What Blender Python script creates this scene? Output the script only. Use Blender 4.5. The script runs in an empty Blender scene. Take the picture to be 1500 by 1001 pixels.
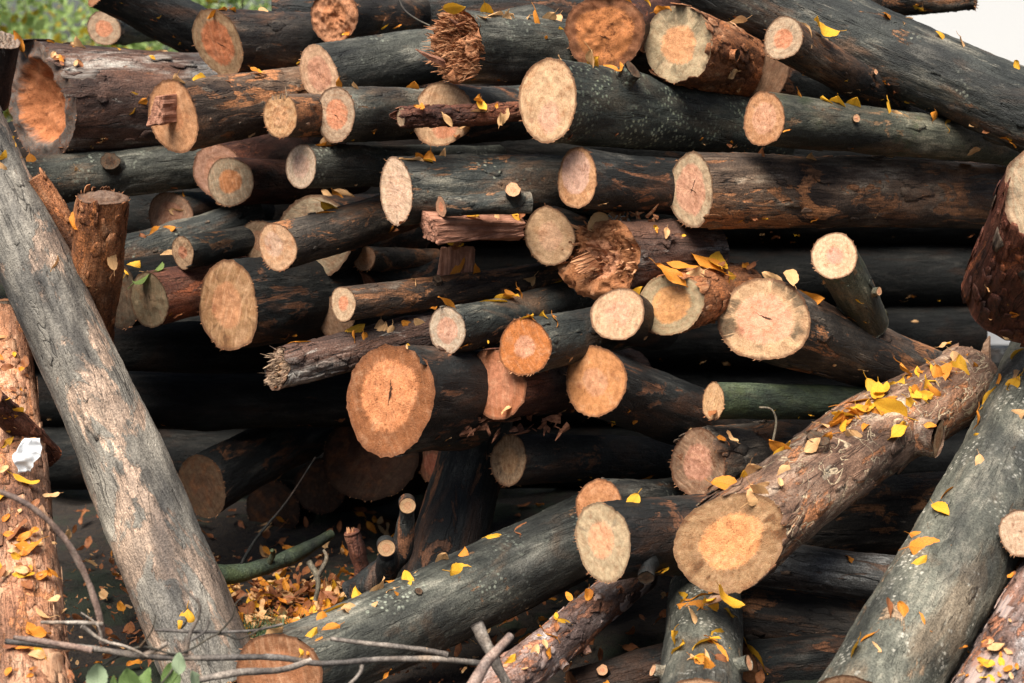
import bpy, bmesh, math, random
import numpy as np
from mathutils import Vector, Matrix, Quaternion

SC = bpy.context.scene
COL = SC.collection
R_ = math.radians

# ------------------------------------------------------------------ camera
PITCH = 10.0
CAM = Vector((0.0, 0.0, 1.5))
F = 2308.0                                   # focal length in photo pixels (1500 wide)
cam_d = bpy.data.cameras.new('camera')
cam_d.sensor_width = 36.0
cam_d.lens = 36.0 * F / 1500.0
cam_d.clip_start = 0.05
cam_d.clip_end = 400.0
cam_d.dof.use_dof = True
cam_d.dof.focus_distance = 4.0
cam_d.dof.aperture_fstop = 3.2
cam = bpy.data.objects.new('camera', cam_d)
COL.objects.link(cam)
cam.location = CAM
cam.rotation_euler = (R_(90 - PITCH), 0, 0)
SC.camera = cam

# ------------------------------------------------------------------ light
SUN_EL, SUN_AZ = 61.0, 204.0                 # azimuth clockwise from +Y (north); 180 = behind the camera
w = bpy.data.worlds.new('World')
SC.world = w
w.use_nodes = True
nt = w.node_tree
bg = nt.nodes['Background']
sky = nt.nodes.new('ShaderNodeTexSky')
sky.sky_type = 'NISHITA'
sky.sun_disc = False
sky.sun_elevation = R_(SUN_EL)
sky.sun_rotation = R_(SUN_AZ)
sky.dust_density = 3.0
nt.links.new(sky.outputs[0], bg.inputs[0])
bg.inputs[1].default_value = 0.05
sun_d = bpy.data.lights.new('sun', 'SUN')
sun_d.energy = 4.5
sun_d.angle = R_(42.0)
sun_d.color = (1.0, 0.93, 0.84)
sun = bpy.data.objects.new('sun', sun_d)
COL.objects.link(sun)
sd = Vector((math.sin(R_(SUN_AZ)) * math.cos(R_(SUN_EL)), math.cos(R_(SUN_AZ)) * math.cos(R_(SUN_EL)), math.sin(R_(SUN_EL))))
sun.rotation_euler = sd.to_track_quat('Z', 'Y').to_euler()
sun.location = sd * 20
SC.view_settings.view_transform = 'Standard'
SC.view_settings.look = 'None'
SC.view_settings.exposure = 1.2
SC.view_settings.gamma = 1.0
SC.cycles.diffuse_bounces = 2

# ------------------------------------------------------------------ picture-to-place helpers
FWD = Vector((0, math.cos(R_(PITCH)), -math.sin(R_(PITCH))))
UP = Vector((0, math.sin(R_(PITCH)), math.cos(R_(PITCH))))
RT = Vector((1, 0, 0))

def ray(px, py):
    return (FWD + RT * ((px - 750.0) / F) - UP * ((py - 500.5) / F))

def P(px, py, Y):
    d = ray(px, py)
    return CAM + d * (Y / d.y)

def mpp(px, py, Y):                          # metres per photo pixel at that place
    return (P(px, py, Y) - CAM).dot(FWD) / F

def proj(p):
    v = p - CAM
    z = v.dot(FWD)
    return 750.0 + F * v.dot(RT) / z, 500.5 - F * v.dot(UP) / z

def view_dir(px, py, ratio, phi):
    w_ = ray(px, py).normalized()
    u = w_.cross(UP).normalized()
    v = u.cross(w_).normalized()
    th = math.acos(max(-1, min(1, ratio)))
    a = R_(phi)
    return (w_ * math.cos(th) + (u * math.cos(a) + v * math.sin(a)) * math.sin(th)).normalized()

# ------------------------------------------------------------------ numpy noise
def _hash(ix, iy, iz, seed):
    h = (ix * 374761393 + iy * 668265263 + iz * 2147483647 + seed * 1274126177) & 0xFFFFFFFF
    h = ((h ^ (h >> 13)) * 1274126177) & 0xFFFFFFFF
    h = ((h ^ (h >> 16)) * 2246822519) & 0xFFFFFFFF
    return ((h ^ (h >> 15)) & 0xFFFFFF) / float(0xFFFFFF)

def vnoise(p, seed=0):
    f = np.floor(p)
    i = f.astype(np.int64)
    t = p - f
    t = t * t * (3 - 2 * t)
    out = np.zeros(len(p))
    for dx in (0, 1):
        wx = t[:, 0] if dx else 1 - t[:, 0]
        for dy in (0, 1):
            wy = t[:, 1] if dy else 1 - t[:, 1]
            for dz in (0, 1):
                wz = t[:, 2] if dz else 1 - t[:, 2]
                out += wx * wy * wz * _hash(i[:, 0] + dx, i[:, 1] + dy, i[:, 2] + dz, seed)
    return out * 2 - 1

def fbm(p, seed=0, octv=3, gain=0.5):
    a, s, out = 1.0, 1.0, 0
    for k in range(octv):
        out = out + a * vnoise(p * s + 13.7 * k, seed + k)
        a *= gain
        s *= 2.03
    return out

# ------------------------------------------------------------------ node helpers
def mat(name):
    m = bpy.data.materials.new(name)
    m.use_nodes = True
    for n in list(m.node_tree.nodes):
        m.node_tree.nodes.remove(n)
    return m

class G:
    def __init__(s, m):
        s.t = m.node_tree
        s.out = s.n('ShaderNodeOutputMaterial')
        s.b = s.n('ShaderNodeBsdfPrincipled')
        s.l(s.b.outputs[0], s.out.inputs[0])
    def n(s, k, **kw):
        x = s.t.nodes.new(k)
        for a, v in kw.items():
            setattr(x, a, v)
        return x
    def l(s, a, b):
        s.t.links.new(a, b)
    def put(s, x, sock):
        if isinstance(x, (int, float)):
            sock.default_value = x
        elif isinstance(x, (tuple, list)):
            sock.default_value = tuple(x) + ((1.0,) if len(x) == 3 and len(sock.default_value) == 4 else ())
        else:
            s.l(x, sock)
    def m(s, op, a, b=0.0, c=0.0, clamp=False):
        x = s.n('ShaderNodeMath', operation=op, use_clamp=clamp)
        s.put(a, x.inputs[0]); s.put(b, x.inputs[1]); s.put(c, x.inputs[2])
        return x.outputs[0]
    def vm(s, op, a, b=(0, 0, 0), scale=None):
        x = s.n('ShaderNodeVectorMath', operation=op)
        s.put(a, x.inputs[0]); s.put(b, x.inputs[1])
        if scale is not None:
            s.put(scale, x.inputs[3])
        return x.outputs['Value'] if op in ('LENGTH', 'DOT_PRODUCT', 'DISTANCE') else x.outputs[0]
    def noise(s, v, scale, det=4, rough=0.55, dist=0.0):
        x = s.n('ShaderNodeTexNoise')
        s.l(v, x.inputs['Vector'])
        x.inputs['Scale'].default_value = scale
        x.inputs['Detail'].default_value = det
        x.inputs['Roughness'].default_value = rough
        x.inputs['Distortion'].default_value = dist
        return x.outputs[0]
    def step(s, v, lo, hi):
        x = s.n('ShaderNodeMapRange', interpolation_type='SMOOTHSTEP')
        s.put(v, x.inputs[0]); s.put(lo, x.inputs[1]); s.put(hi, x.inputs[2])
        return x.outputs[0]
    def mix(s, f, a, b, blend='MIX'):
        x = s.n('ShaderNodeMix', data_type='RGBA', blend_type=blend)
        s.put(f, x.inputs[0]); s.put(a, x.inputs[6]); s.put(b, x.inputs[7])
        return x.outputs[2]
    def bump(s, h, strength, dist):
        x = s.n('ShaderNodeBump')
        x.inputs['Strength'].default_value = strength
        x.inputs['Distance'].default_value = dist
        s.l(h, x.inputs['Height'])
        s.l(x.outputs[0], s.b.inputs['Normal'])

def shifted(g):                               # object coordinates, moved by the object's own random number
    tc = g.n('ShaderNodeTexCoord')
    oi = g.n('ShaderNodeObjectInfo')
    k = g.vm('SCALE', (37.0, 21.0, 53.0), scale=oi.outputs['Random'])
    return g.vm('ADD', tc.outputs['Object'], k), tc

def bark_mat(name, dark, mid, light, patch, amt=0.2, lichen=0.0, cracks=0.5, tracks=0.0, moss=0.0, pale=(0.33, 0.35, 0.29), bump=0.7, rough=0.72, sx=1.0, grain=0.16, spec=0.3):
    m = mat(name)
    g = G(m)
    co, tc = shifted(g)
    st = g.vm('MULTIPLY', co, (1, 1, grain))
    st2 = g.vm('MULTIPLY', co, (1, 1, 0.4))
    blot = g.noise(st2, 9 * sx, 5, 0.6, 0.3)
    streak = g.noise(st, 55 * sx, 6, 0.68)
    fine = g.noise(co, 230, 4, 0.65)
    speck = g.noise(co, 90, 3, 0.7)
    f = g.m('ADD', g.m('MULTIPLY', blot, 0.6), g.m('MULTIPLY', streak, 0.42))
    c = g.mix(g.step(f, 0.36, 0.55), dark, mid)
    c = g.mix(g.step(f, 0.51, 0.66), c, light)
    # bark scraped or fallen away
    pm = g.noise(st2, 13 * sx, 8, 0.68, 0.9)
    lo = 0.72 - 0.34 * amt
    pmask = g.step(g.m('ADD', pm, g.m('MULTIPLY', g.m('SUBTRACT', streak, 0.5), 0.25)), lo, lo + 0.035)
    pv = g.mix(g.step(g.noise(st, 80, 5, 0.7), 0.33, 0.68), tuple(x * 0.34 for x in patch), tuple(min(1, x * 1.25) for x in patch))
    c = g.mix(g.m('MULTIPLY', pmask, 0.9), c, pv)
    # rusty stain soaking the bark, and pale scuffs where logs were dragged
    rust = g.step(g.noise(st2, 6.5, 5, 0.66, 0.8), 0.5, 0.66)
    c = g.mix(g.m('MULTIPLY', rust, 0.68), c, tuple(0.45 * p + 0.35 * q_ for p, q_ in zip(patch, mid)))
    scf = g.step(g.noise(g.vm('MULTIPLY', co, (1, 1, 0.22)), 30, 6, 0.72, 0.5), 0.62, 0.68)
    c = g.mix(g.m('MULTIPLY', scf, 0.4), c, tuple(min(.5, x * 1.5) for x in light))
    # dark lengthwise checks
    ck = g.noise(g.vm('MULTIPLY', co, (1, 1, 0.09)), 26, 3, 0.6, 0.8)
    ckm = g.step(g.m('ABSOLUTE', g.m('SUBTRACT', ck, 0.5)), 0.016, 0.0)
    gate = g.step(g.noise(co, 7, 2), 0.42, 0.6)
    c = g.mix(g.m('MULTIPLY', g.m('MULTIPLY', ckm, gate), cracks), c, tuple(x * 0.25 for x in dark))
    h = g.m('ADD', g.m('MULTIPLY', streak, 0.5), g.m('MULTIPLY', fine, 0.35))
    h = g.m('ADD', h, g.m('MULTIPLY', speck, 0.35))
    h = g.m('SUBTRACT', h, g.m('MULTIPLY', pmask, 0.35))
    h = g.m('SUBTRACT', h, g.m('MULTIPLY', ckm, 0.5 * cracks))
    # small pits and lumps every bark has
    pit = g.step(g.noise(co, 120, 2, 0.5), 0.68, 0.75)
    c = g.mix(g.m('MULTIPLY', pit, 0.6), c, tuple(x * 0.4 for x in dark))
    if tracks:
        tk = g.noise(g.vm('MULTIPLY', co, (1, 1, 0.7)), 15, 2.0, 0.5, 1.5)
        tm = g.step(g.m('ABSOLUTE', g.m('SUBTRACT', tk, 0.52)), 0.02, 0.006)
        tm = g.m('MULTIPLY', tm, g.step(g.noise(co, 11, 2), 0.44, 0.5))
        c = g.mix(g.m('MULTIPLY', tm, tracks), c, (0.42, 0.33, 0.22))
        h = g.m('SUBTRACT', h, g.m('MULTIPLY', tm, 0.3))
    if moss:
        mm = g.step(g.noise(co, 10, 5, 0.65), 0.62 - 0.2 * moss, 0.75 - 0.2 * moss)
        c = g.mix(g.m('MULTIPLY', mm, 0.75), c, (0.045, 0.06, 0.025))
    if lichen:
        vo = g.n('ShaderNodeTexVoronoi')
        g.l(g.vm('ADD', co, g.vm('SCALE', g.n('ShaderNodeTexNoise').outputs[1], scale=0.0)), vo.inputs['Vector'])
        vo.inputs['Scale'].default_value = 75
        d = g.m('ADD', vo.outputs['Distance'], g.m('MULTIPLY', g.m('SUBTRACT', fine, 0.5), 0.9))
        lm = g.step(d, 0.36, 0.26)
        lm = g.m('MULTIPLY', lm, g.step(g.noise(co, 9, 3, 0.6), 0.6 - 0.2 * lichen, 0.68 - 0.12 * lichen))
        c = g.mix(g.m('MULTIPLY', lm, 0.85), c, pale)
        h = g.m('ADD', h, g.m('MULTIPLY', lm, 0.12))
    c = g.mix(0.8, c, g.mix(g.step(fine, 0.3, 0.7), (0.4, 0.4, 0.4), (1.45, 1.45, 1.45)), 'MULTIPLY')
    # broad weathering: random tones, contrast widened to imitate lit tops and shaded undersides
    shade_tone = g.noise(st2, 5.0, 5, 0.62, 0.5)
    c = g.mix(0.85, c, g.mix(g.step(shade_tone, 0.36, 0.64), (0.26, 0.27, 0.29), (1.5, 1.46, 1.38)), 'MULTIPLY')
    g.l(c, g.b.inputs['Base Color'])
    g.b.inputs['Specular IOR Level'].default_value = spec
    g.l(g.m('ADD', g.m('MULTIPLY', streak, -0.25), rough + 0.06), g.b.inputs['Roughness'])
    g.bump(h, bump, 0.011)
    return m

PINK = (0.63, 0.25, 0.135)
PEACH = (0.63, 0.30, 0.155)
SAP = (0.60, 0.345, 0.19)
PALE = (0.70, 0.45, 0.28)
ORANGE = (0.52, 0.185, 0.055)
RUST = (0.36, 0.125, 0.05)
GREY = (0.30, 0.26, 0.175)
BROWN = (0.27, 0.125, 0.06)
SHADE_CUT = (0.13, 0.075, 0.045)  # shade put into the cut colour of deep-set logs
_cut_n = [0]

def cut_mat(heart=PINK, sap=SAP, hr=0.6, stain=0.0, saw=0.5, fuzz=0.35, rot=0.0, crack=0.3, rings=0.8, pith=(0.0, 0.0), rim=0.75, stain_col=(0.17, 0.15, 0.115), blotch=0.25, bump=0.5):
    fx = min(1.0, max(heart) / .42)               # dark hearts, shade-toned ends among them, get darker streaks too
    K = lambda c_: tuple(x * fx for x in c_)
    _cut_n[0] += 1
    if max(heart) > .3:
        heart = tuple(min(.74, x ** .92) for x in heart); sap = tuple(min(.72, x ** .92) for x in sap)
    sd_ = _cut_n[0] * 3.71
    rr = random.Random(_cut_n[0])
    m = mat('cut_wood')
    g = G(m)
    uv = g.n('ShaderNodeUVMap').outputs[0]
    q = g.vm('ADD', uv, (-pith[0], -pith[1], 0))
    nz = g.vm('ADD', q, (sd_, sd_ * 0.7, sd_))
    warp = g.m('SUBTRACT', g.noise(nz, 1.7, 4, 0.6), 0.5)
    dist = g.vm('LENGTH', q)
    edge = g.vm('LENGTH', uv)
    dw = g.m('ADD', dist, g.m('MULTIPLY', warp, 0.27))
    big = g.noise(nz, 2.6, 5, 0.65, 0.5)
    fine = g.noise(nz, 34, 5, 0.75)
    finer = g.noise(nz, 95, 3, 0.7)
    rayf = g.noise(g.vm('ADD', g.vm('ADD', g.vm('SCALE', g.vm('NORMALIZE', q), scale=6.0), g.vm('SCALE', q, scale=2.5)), (0, sd_, sd_)), 2.5, 4, 0.7, 0.6)
    dw = g.m('ADD', dw, g.m('MULTIPLY', g.m('SUBTRACT', rayf, 0.5), 0.22))
    hm = g.step(g.m('ADD', dw, g.m('MULTIPLY', g.m('SUBTRACT', g.noise(nz, 12, 3, 0.6), 0.5), 0.10)), hr - 0.06, hr + 0.05)
    c = g.mix(hm, heart, sap)
    # lighter and darker areas of the wood itself
    c = g.mix(g.m('MULTIPLY', g.step(big, 0.46, 0.68), blotch), c, tuple(x * 0.55 for x in ORANGE) if sap[0] < 0.5 else K(ORANGE))
    c = g.mix(g.m('MULTIPLY', g.step(big, 0.48, 0.32), blotch), c, K(PALE))
    # growth rings
    rw = g.m('SINE', g.m('MULTIPLY', g.m('ADD', dist, g.m('MULTIPLY', warp, 0.09)), rr.uniform(75, 105)))
    rw2 = g.m('SINE', g.m('MULTIPLY', g.m('ADD', dist, g.m('MULTIPLY', warp, 0.09)), rr.uniform(28, 42)))
    rg = g.m('MULTIPLY', g.m('ADD', g.m('MULTIPLY', rw, 0.3), g.m('MULTIPLY', rw2, 0.7)), g.m('MULTIPLY', g.step(g.noise(nz, 3, 2), 0.3, 0.65), g.step(dist, 0.06, 0.16)))
    c = g.mix(g.m('MULTIPLY', g.step(rg, 0.0, 0.7), 0.6 * rings), c, g.mix(0.5, c, K((0.28, 0.10, 0.045))))
    # rays and grey-blue stain reaching in from the rim
    un = g.vm('NORMALIZE', q)
    rays = g.noise(g.vm('ADD', g.vm('ADD', g.vm('SCALE', un, scale=1.5), g.vm('SCALE', q, scale=0.7)), (sd_, 0, sd_)), 1.5, 5, 0.62, 0.4)
    if stain:
        sm = g.m('MULTIPLY', g.step(rays, 0.62 - 0.22 * stain, 0.72 - 0.2 * stain), g.step(dw, hr - 0.05, hr + 0.12))
        sm = g.m('MULTIPLY', sm, g.m('ADD', 0.25, g.step(g.noise(g.vm('ADD', nz, (3, 9, 1)), 0.95, 3, 0.6), 0.42, 0.58)), clamp=True)
        c = g.mix(g.m('MULTIPLY', sm, 0.55 + 0.35 * stain), c, g.mix(g.step(fine, 0.4, 0.6), tuple(x * 0.6 for x in stain_col), stain_col))
    c = g.mix(g.m('MULTIPLY', g.m('MULTIPLY', g.step(rayf, 0.5, 0.66), 0.5), g.step(dist, 0.15, 0.4)), c, g.mix(0.5, c, K((0.2, 0.1, 0.05))))
    # chainsaw marks
    a = R_(rr.uniform(-35, 35) + 90 * (rr.random() < 0.25))
    sdir = (math.cos(a), math.sin(a), 0)
    tdir = (-math.sin(a), math.cos(a), 0)
    s1 = g.m('ADD', g.vm('DOT_PRODUCT', uv, sdir), g.m('MULTIPLY', g.m('POWER', g.vm('DOT_PRODUCT', uv, tdir), 2.0), 0.12))
    sv = g.n('ShaderNodeCombineXYZ')
    g.l(g.m('MULTIPLY', s1, 8.5), sv.inputs[0])
    g.l(g.m('MULTIPLY', g.vm('DOT_PRODUCT', uv, tdir), 0.8), sv.inputs[1])
    sv.inputs[2].default_value = sd_
    sawn = g.noise(sv.outputs[0], 1.6, 4, 0.65)
    c = g.mix(g.m('MULTIPLY', g.step(sawn, 0.5, 0.64), saw), c, g.mix(0.6, c, K(PALE)))
    c = g.mix(g.m('MULTIPLY', g.step(sawn, 0.48, 0.36), saw * 0.8), c, g.mix(0.6, c, K((0.22, 0.10, 0.05))))
    # torn, fibrous, saw-dust covered grain
    c = g.mix(g.m('MULTIPLY', g.step(fine, 0.5, 0.62), fuzz), c, g.mix(0.65, c, K((0.25, 0.09, 0.03))))
    c = g.mix(g.m('MULTIPLY', g.step(fine, 0.47, 0.36), fuzz * 0.8), c, g.mix(0.22, c, K((0.72, 0.42, 0.22))))
    crumb = g.step(g.m('ADD', g.m('MULTIPLY', g.noise(nz, 22, 5, 0.75), 0.75), g.m('MULTIPLY', big, 0.3)), 0.575, 0.63)
    c = g.mix(g.m('MULTIPLY', crumb, min(0.85, fuzz * 0.9)), c, (0.10, 0.036, 0.014))
    # darker knots and bruises
    for k in range(2):
        kx, ky, kr = rr.uniform(-.55, .55), rr.uniform(-.55, .55), rr.uniform(.05, .13)
        kd = g.vm('LENGTH', g.vm('MULTIPLY', g.vm('ADD', uv, (-kx, -ky, 0)), (1, rr.uniform(.6, 1.5), 1)))
        kd = g.m('ADD', kd, g.m('MULTIPLY', g.m('SUBTRACT', big, 0.5), 0.3))
        c = g.mix(g.m('MULTIPLY', g.step(kd, kr, kr * 0.3), rr.uniform(.15, .55)), c, K((0.22, 0.07, 0.035)))
    h = g.m('ADD', g.m('MULTIPLY', sawn, 0.5 * saw), g.m('MULTIPLY', fine, 0.3 + 0.8 * fuzz))
    h = g.m('ADD', h, g.m('MULTIPLY', finer, 0.3))
    if rot:
        rm = g.step(g.m('ADD', g.m('MULTIPLY', g.noise(nz, 3.4, 6, 0.72, 1.0), 0.8), g.m('MULTIPLY', fine, 0.25)), 0.66 - 0.2 * rot, 0.74 - 0.17 * rot)
        c = g.mix(g.m('MULTIPLY', rm, 0.85), c, g.mix(finer, (0.05, 0.018, 0.01), (0.26, 0.09, 0.035)))
        h = g.m('SUBTRACT', h, g.m('MULTIPLY', rm, 0.9))
    # drying checks that start from the pith
    if crack >= 0.6:
        ctr = (rr.uniform(-.08, .08), rr.uniform(-.08, .08), 0)
        q = g.vm('ADD', q, ctr)
        for k in range(rr.choice((1, 1, 2))):
            b = rr.uniform(0, 6.283)
            nrm = (-math.sin(b), math.cos(b), 0)
            drn = (math.cos(b), math.sin(b), 0)
            off = g.m('ADD', g.vm('DOT_PRODUCT', q, nrm), g.m('MULTIPLY', g.m('SUBTRACT', g.noise(nz, 6, 4, 0.7), 0.5), 0.16))
            al = g.vm('DOT_PRODUCT', q, drn)
            ln = rr.uniform(0.18, 0.42) * (1 if k else 1.4)
            wid = g.m('MULTIPLY', g.step(g.m('ABSOLUTE', al), ln, 0.0), 0.022)
            cm = g.step(g.m('SUBTRACT', g.m('ABSOLUTE', off), wid), 0.006, -0.006)
            cm = g.m('MULTIPLY', cm, g.step(al, -0.12, -0.02))
            c = g.mix(g.m('MULTIPLY', cm, crack), c, (0.025, 0.012, 0.008))
            h = g.m('SUBTRACT', h, cm)
    # inner bark line at the rim
    em = g.step(g.m('ADD', edge, g.m('MULTIPLY', g.m('SUBTRACT', fine, 0.5), 0.10)), 0.915, 0.98)
    c = g.mix(g.m('MULTIPLY', em, rim), c, K((0.11, 0.05, 0.028)))
    c = g.mix(0.75, c, g.mix(g.step(finer, 0.32, 0.68), (0.66, 0.62, 0.58), (1.2, 1.2, 1.2)), 'MULTIPLY')
    c = g.mix(0.6, c, g.mix(g.step(g.noise(nz, 7, 6, 0.72), 0.36, 0.64), (0.66, 0.60, 0.56), (1.2, 1.2, 1.2)), 'MULTIPLY')
    g.l(c, g.b.inputs['Base Color'])
    g.b.inputs['Roughness'].default_value = 0.85
    g.b.inputs['Specular IOR Level'].default_value = 0.15
    g.bump(h, bump, 0.012)
    return m

def leaf_mat(name, a, b, spot, thin=0.25):
    m = mat(name)
    g = G(m)
    co, tc = shifted(g)
    n1 = g.noise(co, 45, 4, 0.6)
    n2 = g.noise(co, 160, 3, 0.6)
    c = g.mix(g.step(n1, 0.38, 0.62), a, b)
    c = g.mix(g.step(n2, 0.6, 0.7), c, spot)
    uv = g.n('ShaderNodeUVMap').outputs[0]
    sp = g.n('ShaderNodeSeparateXYZ')
    g.l(uv, sp.inputs[0])
    mid = g.step(g.m('ABSOLUTE', sp.outputs[0]), 0.07, 0.02)
    vein = g.step(g.m('ABSOLUTE', g.m('SINE', g.m('MULTIPLY', g.m('SUBTRACT', sp.outputs[1], g.m('MULTIPLY', g.m('ABSOLUTE', sp.outputs[0]), 0.35)), 24.0))), 0.2, 0.05)
    c = g.mix(g.m('MULTIPLY', g.m('MAXIMUM', mid, g.m('MULTIPLY', vein, 0.5)), 0.4), c, tuple(x * 0.55 for x in b))
    g.l(c, g.b.inputs['Base Color'])
    g.b.inputs['Roughness'].default_value = 0.6
    g.b.inputs['Specular IOR Level'].default_value = 0.3
    tr = g.n('ShaderNodeBsdfTranslucent')
    g.l(c, tr.inputs[0])
    ms = g.n('ShaderNodeMixShader')
    ms.inputs[0].default_value = thin
    g.l(g.b.outputs[0], ms.inputs[1]); g.l(tr.outputs[0], ms.inputs[2])
    g.l(ms.outputs[0], g.out.inputs[0])
    g.bump(g.m('ADD', n1, g.m('MULTIPLY', vein, -0.4)), 0.4, 0.003)
    return m

BARK = {
 'beech': bark_mat('dark_smooth_bark', (0.0065, 0.009, 0.0092), (0.027, 0.0305, 0.028), (0.17, 0.16, 0.13), (0.25, 0.125, 0.06), 0.34, lichen=0.05, cracks=0.8, pale=(.2, .21, .17)),
 'beech_brown': bark_mat('dark_brown_bark', (0.010, 0.0095, 0.009), (0.043, 0.036, 0.030), (0.19, 0.155, 0.12), (0.32, 0.14, 0.06), 0.5, cracks=0.9),
 'olive': bark_mat('grey_olive_bark', (0.012, 0.0145, 0.013), (0.058, 0.061, 0.052), (0.19, 0.185, 0.155), (0.24, 0.135, 0.07), 0.25, lichen=0.45, cracks=0.7, pale=(.2, .22, .18)),
 'lichen': bark_mat('lichen_spotted_bark', (0.014, 0.019, 0.017), (0.045, 0.054, 0.047), (0.11, 0.12, 0.095), (0.14, 0.10, 0.06), 0.02, lichen=1.0, cracks=0.8, pale=(0.25, 0.29, 0.21)),
 'greenish': bark_mat('green_tinged_bark', (0.018, 0.021, 0.016), (0.066, 0.069, 0.05), (0.20, 0.185, 0.135), (0.28, 0.165, 0.085), 0.3, lichen=0.1, moss=0.3, pale=(.22, .23, .18)),
 'moss': bark_mat('mossy_green_bark', (0.014, 0.022, 0.013), (0.034, 0.05, 0.03), (0.085, 0.105, 0.06), (0.12, 0.11, 0.06), 0.05, moss=0.6),
 'brown': bark_mat('stripped_brown_bark', (0.020, 0.013, 0.010), (0.10, 0.066, 0.045), (0.27, 0.22, 0.165), (0.38, 0.165, 0.07), 0.6, cracks=0.9),
 'red': bark_mat('reddish_bark', (0.020, 0.008, 0.006), (0.085, 0.030, 0.019), (0.22, 0.10, 0.062), (0.34, 0.105, 0.045), 0.35, cracks=0.7, bump=1.0),
 'rust': bark_mat('rust_red_bark', (0.022, 0.007, 0.005), (0.11, 0.032, 0.018), (0.22, 0.085, 0.05), (0.32, 0.10, 0.04), 0.4, cracks=0.8, bump=1.0, sx=1.2, grain=0.4),
 'pine': bark_mat('orange_pine_bark', (0.10, 0.036, 0.018), (0.30, 0.12, 0.05), (0.46, 0.25, 0.14), (0.42, 0.155, 0.055), 0.6, cracks=0.4, bump=0.9, sx=1.2, grain=0.5),
 'pine_pale': bark_mat('pale_pine_bark', (0.10, 0.04, 0.022), (0.29, 0.14, 0.08), (0.45, 0.28, 0.185), (0.40, 0.165, 0.07), 0.45, cracks=0.5, bump=0.9, sx=1.1, grain=0.5),
 'grey': bark_mat('bleached_grey_wood', (0.05, 0.047, 0.043), (0.20, 0.187, 0.163), (0.32, 0.295, 0.255), (0.37, 0.265, 0.20), 0.62, cracks=0.8, bump=0.6, sx=0.5, grain=0.24),
 'greygreen': bark_mat('grey_green_bark', (0.035, 0.038, 0.032), (0.095, 0.098, 0.081), (0.20, 0.19, 0.155), (0.26, 0.18, 0.115), 0.25, lichen=0.5, cracks=0.4, bump=0.8, grain=0.5, pale=(0.40, 0.39, 0.34)),
 'weather': bark_mat('weathered_peeling_bark', (0.020, 0.012, 0.010), (0.085, 0.046, 0.034), (0.31, 0.295, 0.27), (0.17, 0.075, 0.042), 0.35, cracks=1.0, bump=0.9, sx=0.75),
 'flaky': bark_mat('flaky_pink_grey_bark', (0.07, 0.036, 0.028), (0.24, 0.17, 0.15), (0.42, 0.39, 0.38), (0.46, 0.19, 0.10), 0.55, cracks=0.4, bump=1.0, sx=1.3, grain=0.45),
 'wormed': bark_mat('worm_tracked_bark', (0.045, 0.022, 0.014), (0.18, 0.105, 0.07), (0.40, 0.30, 0.225), (0.36, 0.15, 0.065), 0.52, cracks=0.8, tracks=1.0, bump=0.8, grain=0.3),
 'silver': bark_mat('silvered_old_wood', (0.02, 0.021, 0.022), (0.065, 0.066, 0.066), (0.30, 0.31, 0.31), (0.13, 0.075, 0.05), 0.3, cracks=1.0, grain=0.08),
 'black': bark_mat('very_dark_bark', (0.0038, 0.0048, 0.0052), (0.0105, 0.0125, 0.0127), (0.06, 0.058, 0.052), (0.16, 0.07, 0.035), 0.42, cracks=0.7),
 'wet': bark_mat('wet_black_bark', (0.004, 0.0045, 0.0048), (0.009, 0.0098, 0.0098), (0.024, 0.023, 0.021), (0.04, 0.02, 0.012), 0.2, cracks=0.5, spec=0.1),  # near-black copy of the very dark bark, shade mixed into its colour
}
TORN = cut_mat(heart=(0.48, 0.20, 0.09), sap=(0.40, 0.17, 0.08), hr=0.5, fuzz=0.8, rot=0.45, saw=0.0, crack=0, rings=0.0, rim=0.0)

def wood_mat(name, a, b, c3):
    m = mat(name)
    g = G(m)
    co, tc = shifted(g)
    st = g.vm('MULTIPLY', co, (1, 1, 0.08))
    n1 = g.noise(st, 120, 5, 0.7)
    n2 = g.noise(co, 14, 4, 0.6)
    c = g.mix(g.step(n1, 0.35, 0.65), a, b)
    c = g.mix(g.m('MULTIPLY', g.step(n2, 0.5, 0.7), 0.7), c, c3)
    g.l(c, g.b.inputs['Base Color'])
    g.b.inputs['Roughness'].default_value = 0.85
    g.b.inputs['Specular IOR Level'].default_value = 0.15
    g.bump(g.m('ADD', n1, g.m('MULTIPLY', g.noise(co, 200, 3), 0.4)), 0.7, 0.008)
    return m
SHARD = wood_mat('splintered_wood', (0.27, 0.10, 0.045), (0.56, 0.30, 0.155), (0.20, 0.07, 0.03))
SHARD_GREY = wood_mat('old_splintered_wood', (0.10, 0.07, 0.055), (0.40, 0.28, 0.18), (0.16, 0.10, 0.07))
SPLIT = wood_mat('pink_split_wood', (0.22, 0.095, 0.058), (0.44, 0.225, 0.15), (0.14, 0.06, 0.038))
FLAKE = {
 'pine': wood_mat('orange_bark_flake', (0.24, 0.09, 0.038), (0.42, 0.20, 0.09), (0.34, 0.21, 0.14)),
 'pine_pale': wood_mat('pale_bark_flake', (0.32, 0.17, 0.095), (0.47, 0.29, 0.18), (0.25, 0.105, 0.05)),
 'flaky': wood_mat('pink_bark_flake', (0.22, 0.18, 0.17), (0.35, 0.255, 0.215), (0.30, 0.12, 0.06)),
 'red': wood_mat('red_bark_flake', (0.09, 0.035, 0.02), (0.21, 0.095, 0.055), (0.05, 0.022, 0.015)),
 'weather': wood_mat('grey_bark_flake', (0.10, 0.07, 0.055), (0.26, 0.235, 0.21), (0.10, 0.05, 0.035)),
 'dark': wood_mat('dark_bark_flake', (0.03, 0.024, 0.02), (0.15, 0.11, 0.08), (0.07, 0.04, 0.025)),
 'wormed': wood_mat('brown_bark_flake', (0.13, 0.075, 0.048), (0.32, 0.21, 0.14), (0.22, 0.10, 0.05)),
}

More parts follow.
